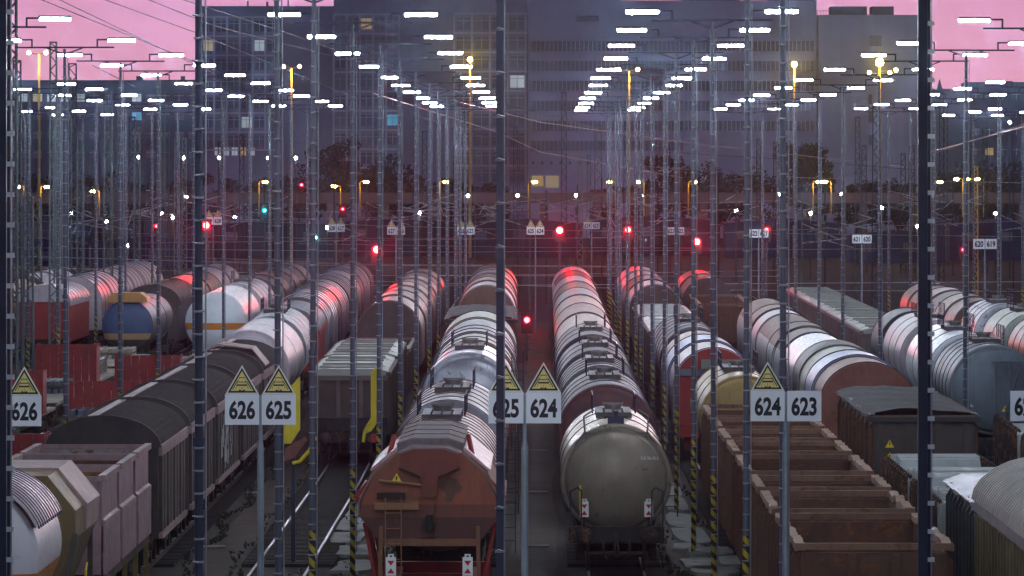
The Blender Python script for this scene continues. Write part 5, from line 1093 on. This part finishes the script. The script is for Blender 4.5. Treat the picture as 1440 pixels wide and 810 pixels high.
for i,(a,b) in enumerate(((23.3,22.2),(22,20.9),(20.7,19.8))): wag('L5',a,b,'hood_wagon',f'{ords[i]} pink white ringed hood wagon behind the bright red wagon',HW,hood,hw=1.7,ze=2.9,zt=4.5,cols=(c_wpink,c_wpink),endm=c_wpink,trim=M['steel_d'],rings=4,dx=-.8)
wag('L6',24,22.6,'tank_wagon','mustard yellow tank wagon at the left edge',TW,tank,Rr=1.5,zc=2.7,shell=c_must,bands=3)
wag('L6',22.4,21,'hood_wagon','grey hood wagon behind the mustard tank at the left edge',HW,hood,hw=1.6,ze=2.9,zt=4.3,cols=(c_grey,c_wpink),endm=c_brown)
# yellow gantry crane hook beam left of the hopper (yellow upright board with a curved foot)
yb=root('loading_gauge',W(404,634,50),'bright yellow upright panel with a hooked foot beside the dark brown panel roof wagon','yellow panel','yellow loading gauges')
def gauge(b): b.prism([(-.1,.2),(-.1,1.6),(.36,2.1),(.36,.6),(.1,.2)],0,.12)
put('panel',None,gauge,M['yellow'],yb)
put('hook_foot',None,lambda b:b.path([(.15,0,-.35),(.35,0,-.3),(.62,0,0),(.8,0,.4)],.055,8),M['yellow'],yb)
put('rust_foot',None,lambda b:b.prism([(-.1,-.3),(-.05,.09),(.5,.4),(.55,.3),(.2,-.2)],.0,.1),c_rust,yb)
put('post',None,lambda b:b.bx(.1,.22,.15,.25,-3.9,2.0),M['steel_d'],yb)
yb2=root('loading_gauge',W(527,560,46),'slim yellow curved board with a hooked foot left of the rust hopper','yellow panel','yellow loading gauges')
put('panel',None,lambda b:b.prism([(-.12,-.6),(-.12,.8),(.18,1.1),(.18,-.6),(-.1,-1.0),(-.3,-1.1),(-.28,-.85)],0,.1),M['yellow'],yb2)
put('hook_foot',None,lambda b:b.path([(-.1,.05,-.75),(-.3,.05,-1.0),(-.35,.05,-1.35)],.06,8),M['yellow'],yb2)
put('red_lamp',None,lambda b:b.bx(-.12,.12,0,.1,-1.35,-1.1),M['red'],yb2)
put('post',None,lambda b:b.bx(.05,.15,.12,.2,-4,1),M['steel_d'],yb2)
# warning triangles stuck on wagon ends
def wtri(w,x,y,z,sc=.2):
    q=put('warning_mark','wmk',lambda b:b.prism([(-.5,0),(0,.87),(.5,0)][::-1],-.02,0),mat('mark_yellow',(.8,.6,.03),.4,0,.05,dirt_amt=.1),w,(x,y,z),scale=(sc,1,sc))
    put('warning_bolt','wmb',lambda b:b.add([(-.05,-.03,.6),(.1,-.03,.6),(.0,-.03,.38),(.1,-.03,.38),(-.06,-.03,.12),(.0,-.03,.32),(-.1,-.03,.32)],[(0,6,5,1),(5,4,3,2)]),M['black'],q)
wh=[o for o in C.objects if o.name=='hopper_wagon'][0]; wtri(wh,-.75,.28,3.62,.26)
wtri(wC,-.62,-.02,2.35,.3); wtri(wC,-.62,-.02,1.9,.22)
for o in list(C.objects):
    if o.get('label','').startswith('dark open wagon under a sagging'): wtri(o,-1.0,.1,2.85,.26); wtri(o,-1.0,.1,2.5,.24)
    if o.get('label','').startswith('slate blue tank'):
        wtri(o,.35,.3,2.2,.26)
        q=bpy.data.curves.new('number','FONT'); q.body='33 80 7843 121-8'; q.size=.16; q.extrude=.001; q.materials.append(M['white']); qo=bpy.data.objects.new('number',q); C.objects.link(qo); qo.parent=o; qo.rotation_euler=(R(90),0,0); qo.location=(-1.1,.62,2.35)
        put('end_ladder',None,lambda b:(b.tube((.1,.2,1.3),(.9,.25,3.9),.04),b.tube((.5,.2,1.3),(1.2,.25,3.9),.04),b.bx(-.1,.95,.15,.5,3.95,4.02),b.bx(.0,.06,.2,.26,1.2,4.0),b.bx(.5,.56,.2,.26,1.2,4.0)),M['steel'],o)
put('roof_flap',None,lambda b:b.prism([(-1.5,3.95),(-.2,4.5),(1.0,4.35),(1.5,3.75),(1.5,3.8),(1.0,4.4),(-.2,4.56),(-1.5,4.0)],0,3.2),c_eave,[o for o in C.objects if o.get('label','').startswith('fifth brown covered')][0],(0,2.2,0))
# lettering to plain meshes
dg=bpy.context.evaluated_depsgraph_get(); dg.update()
for o in [q for q in C.objects if q.type=='FONT']:
    me=bpy.data.meshes.new_from_object(o.evaluated_get(dg)); n_=bpy.data.objects.new('number',me); C.objects.link(n_); n_.parent=o.parent
    n_.location=o.location; n_.rotation_euler=o.rotation_euler; n_.scale=o.scale; bpy.data.objects.remove(o)
# ------------------------------------------------------------------ haze
def haze():
    m=bpy.data.materials.new('haze_air'); m.use_nodes=True; t=m.node_tree; t.nodes.clear()
    o=t.nodes.new('ShaderNodeOutputMaterial'); v=t.nodes.new('ShaderNodeVolumePrincipled'); v.inputs['Color'].default_value=(.45,.62,1.0,1); v.inputs['Density'].default_value=HAZE; v.inputs['Anisotropy'].default_value=.96
    t.links.new(v.outputs[0],o.inputs['Volume'])
    q=put('haze',None,lambda b:b.bx(-1510,1510,-70,4810,-1.3,62),m,kind='stuff'); q.data.materials[0]=m
HAZE=.00006
haze()
